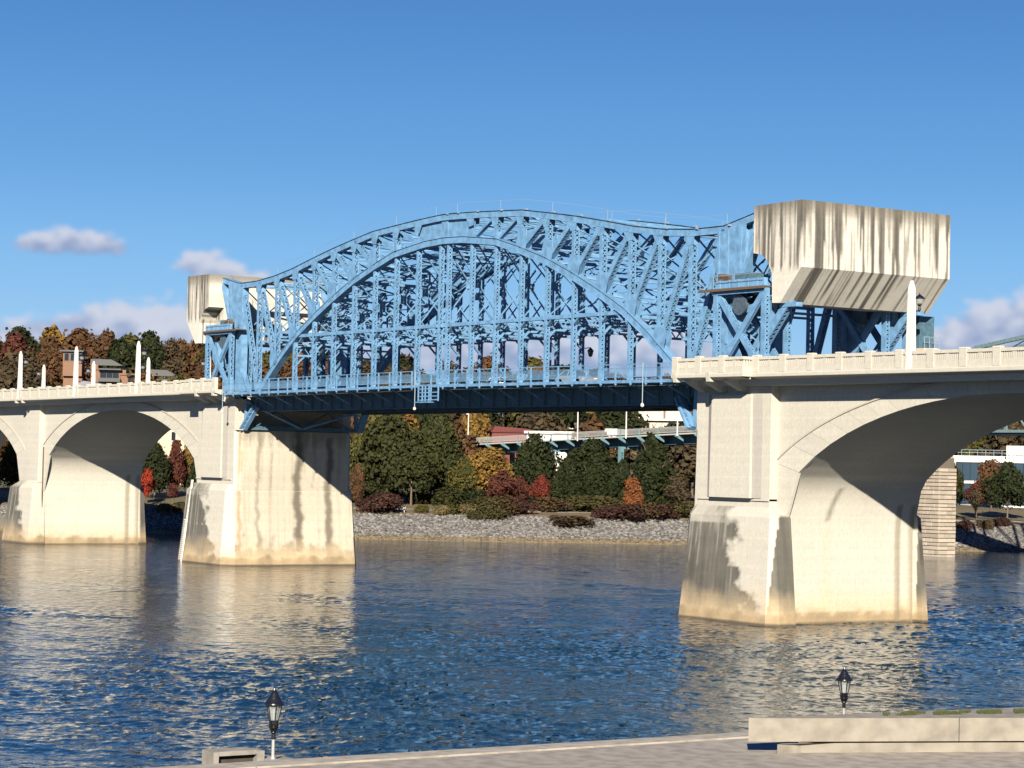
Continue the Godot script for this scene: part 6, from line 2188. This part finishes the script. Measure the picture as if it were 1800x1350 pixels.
func build_foreground() -> void:
	# terrace under the camera
	var gr := MB.new()
	gr.col = Color(0.3, 0.27, 0.23)
	for q in [[154.2, 176.0, 6.4, 6.4], [176.0, 190.0, 6.4, 10.4], [190.0, 260.0, 10.4, 10.6]]:
		gr.hexa([V(q[0], -3, -200), V(q[1], -3, -200), V(q[1], -3, 60), V(q[0], -3, 60), V(q[0], q[2], -200), V(q[1], q[3], -200), V(q[1], q[3], 60), V(q[0], q[2], 60)])
	gr.box(V(140.0, -3.0, 60), V(153.9, 3.2, -200))
	tag(obj("terrace_ground", gr, M.paving), "raised near river bank with a lower quay", "ground", "", "structure")
	var pave := Node3D.new()
	pave.name = "promenade_pavement"
	add_child(pave)
	pave.position = V(165.0, 6.4, -80.0)
	tag(pave, "pale concrete promenade pavement with straight joints", "pavement", "", "structure")
	rng.seed = 9
	var ys := [-117.25, -107.25, -97.25, -87.25, -77.25, -67.25, -57.25, -47.25]
	for i in ys.size() - 1:
		var xs := [154.0, 154.62, 162.0, 170.0, 178.0]
		for k in 4:
			var mb := MB.new()
			var g := rng.randf_range(0.94, 1.04)
			mb.col = Color(0.30 * g, 0.27 * g, 0.232 * g) if k > 0 else Color(0.34 * g, 0.305 * g, 0.26 * g)
			var e := 0.010
			var lift := 0.0 if k > 0 else 0.035
			mb.box(V(xs[k] + (e if k > 0 else -0.06), 6.41, ys[i + 1] - e), V(xs[k + 1] - e, 6.6 + lift, ys[i] + e))
			obj("paving_slab" if k > 0 else "coping_stone", mb, M.paving, pave)
	var jt := MB.new()
	jt.col = Color(0.10, 0.085, 0.07)
	jt.box(V(154.0, 6.405, -47.0), V(178.0, 6.575, -117.5))
	obj("joint_filler", jt, M.paving, pave)
	# seat wall
	var bench := thing("seat_wall", "long pale concrete seat wall with an overhanging slab and planting strip, bottom right", "bench", V(158.0, 6.6, -81.0))
	var top := [Vector2(156.59, -87.25), Vector2(156.80, -86.88), Vector2(158.83, -81.8), Vector2(160.9, -76.6), Vector2(162.4, -72.0), Vector2(158.2, -72.0), Vector2(157.28, -80.2)]
	var cuts := [[0, 1, 2, 6], [2, 3, 4, 5, 6]]
	var slab := func(poly: Array, y0: float, y1: float) -> MB:
		var mb := MB.new()
		mb.col = Color(0.245, 0.222, 0.188)
		var p := []
		for q in poly:
			p.append(V(q.x, y0, q.y))
		mb.prism(p, Vector3(0, y1 - y0, 0))
		return mb
	# joint in the slab about where a hairline shows
	var a1: Vector2 = top[1].lerp(top[2], 0.74)
	var b1: Vector2 = top[0].lerp(top[6], 0.80)
	var gap: Vector2 = (top[2] - top[1]).normalized() * 0.008
	obj("slab", slab.call([top[0], top[1], a1 - gap, b1 - gap], 6.83, 7.3), M.paving, bench)
	obj("slab", slab.call([b1 + gap, a1 + gap, top[2], top[3], top[4], top[5], top[6]], 6.83, 7.3), M.paving, bench)
	var inn := []
	var cen := Vector2(158.6, -79.0)
	var base := [top[0] + Vector2(0.36, 0.45), top[1] + Vector2(0.05, 0.28), top[2] + Vector2(-0.10, 0.0), top[3] + Vector2(-0.10, 0.0), top[4] + Vector2(-0.1, -0.1), top[5] + Vector2(0.1, -0.1), top[6] + Vector2(0.2, 0.1)]
	var bs: MB = slab.call(base, 6.6, 6.79)
	obj("base", bs, M.paving, bench)
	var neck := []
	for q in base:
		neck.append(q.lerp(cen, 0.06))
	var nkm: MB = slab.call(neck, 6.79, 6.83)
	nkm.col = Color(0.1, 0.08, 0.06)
	obj("painted_shadow_gap", nkm, M.mortar, bench)  # dark neck, the shadow under the slab put into its colour
	# planting strip on the wall
	var gm := MultiMesh.new()
	gm.transform_format = MultiMesh.TRANSFORM_3D
	var bl := MB.new()
	bl.tri(Vector3(-0.012, 0, 0), Vector3(0.012, 0, 0), Vector3(0.006, 0.10, 0.03), Vector3(0, 0, 1))
	bl.tri(Vector3(-0.010, 0, 0.01), Vector3(0.012, 0, -0.01), Vector3(-0.02, 0.075, -0.02), Vector3(0, 0, 1))
	gm.mesh = bl.mesh(Vector3.ZERO)
	rng.seed = 77
	var xf := []
	for i in 5200:
		var t := 0.46 + rng.randf() * 0.6
		var u := rng.randf_range(0.32, 0.60)
		var p2: Vector2 = top[0].lerp(top[6], t).lerp(top[1].lerp(top[2], t), u)
		if t > 1.0:
			p2 = top[6].lerp(top[5], (t - 1.0) * 1.0).lerp(top[2].lerp(top[3], (t - 1.0) * 1.4), u)
		if fine.get_noise_2d(t * 240.0, u * 30.0) < -0.12:
			continue
		xf.append(Transform3D(Basis(Vector3.UP, rng.randf() * TAU).scaled(Vector3.ONE * rng.randf_range(0.4, 0.8)), V(p2.x, 7.3, p2.y)))
	gm.instance_count = xf.size()
	for i in xf.size():
		gm.set_instance_transform(i, xf[i])
	var go := MultiMeshInstance3D.new()
	go.multimesh = gm
	go.material_override = M.grass
	go.name = numbered("grass")
	add_child(go)
	tag(go, "thin green grass growing on top of the seat wall", "grass", "", "stuff")
	# stair head at the left with a panel closing its opening
	var sh := thing("stair_head", "low concrete stair head with an opening painted dark as if shaded, at the foot of the left lamp", "wall", V(152.9, 3.2, -96.8))
	var fr := MB.new()
	fr.col = Color(0.25, 0.235, 0.21)
	fr.box(V(152.45, 3.2, -97.19), V(152.95, 6.70, -97.30))
	fr.box(V(152.45, 6.62, -96.38), V(152.95, 6.705, -97.185))
	fr.box(V(152.45, 3.2, -96.22), V(152.95, 6.68, -96.38))
	obj("frame", fr, M.paving, sh)
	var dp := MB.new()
	dp.col = Color(0.045, 0.036, 0.03)  # near-black colour stands in for the shade inside the opening
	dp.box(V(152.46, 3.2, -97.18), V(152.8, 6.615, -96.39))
	obj("painted_shade_panel", dp, M.paving, sh)
	var bk := MB.new()
	bk.col = Color(0.30, 0.265, 0.22)
	bk.prism([V(153.6, 3.2, -96.21), V(153.6, 6.52, -96.21), V(153.6, 6.52, -95.95), V(153.6, 6.47, -95.5), V(153.6, 3.2, -95.3)], Vector3(-1.1, 0, 0))
	obj("block", bk, M.paving, sh)
	promenade_lamp("black lantern lamp post on a short pale pole at bottom left", V(153.2, 6.50, -96.17), 0.44)
	promenade_lamp("black lantern lamp post partly hidden by the seat wall at right", V(150.5, 3.2, -79.25), 3.38)
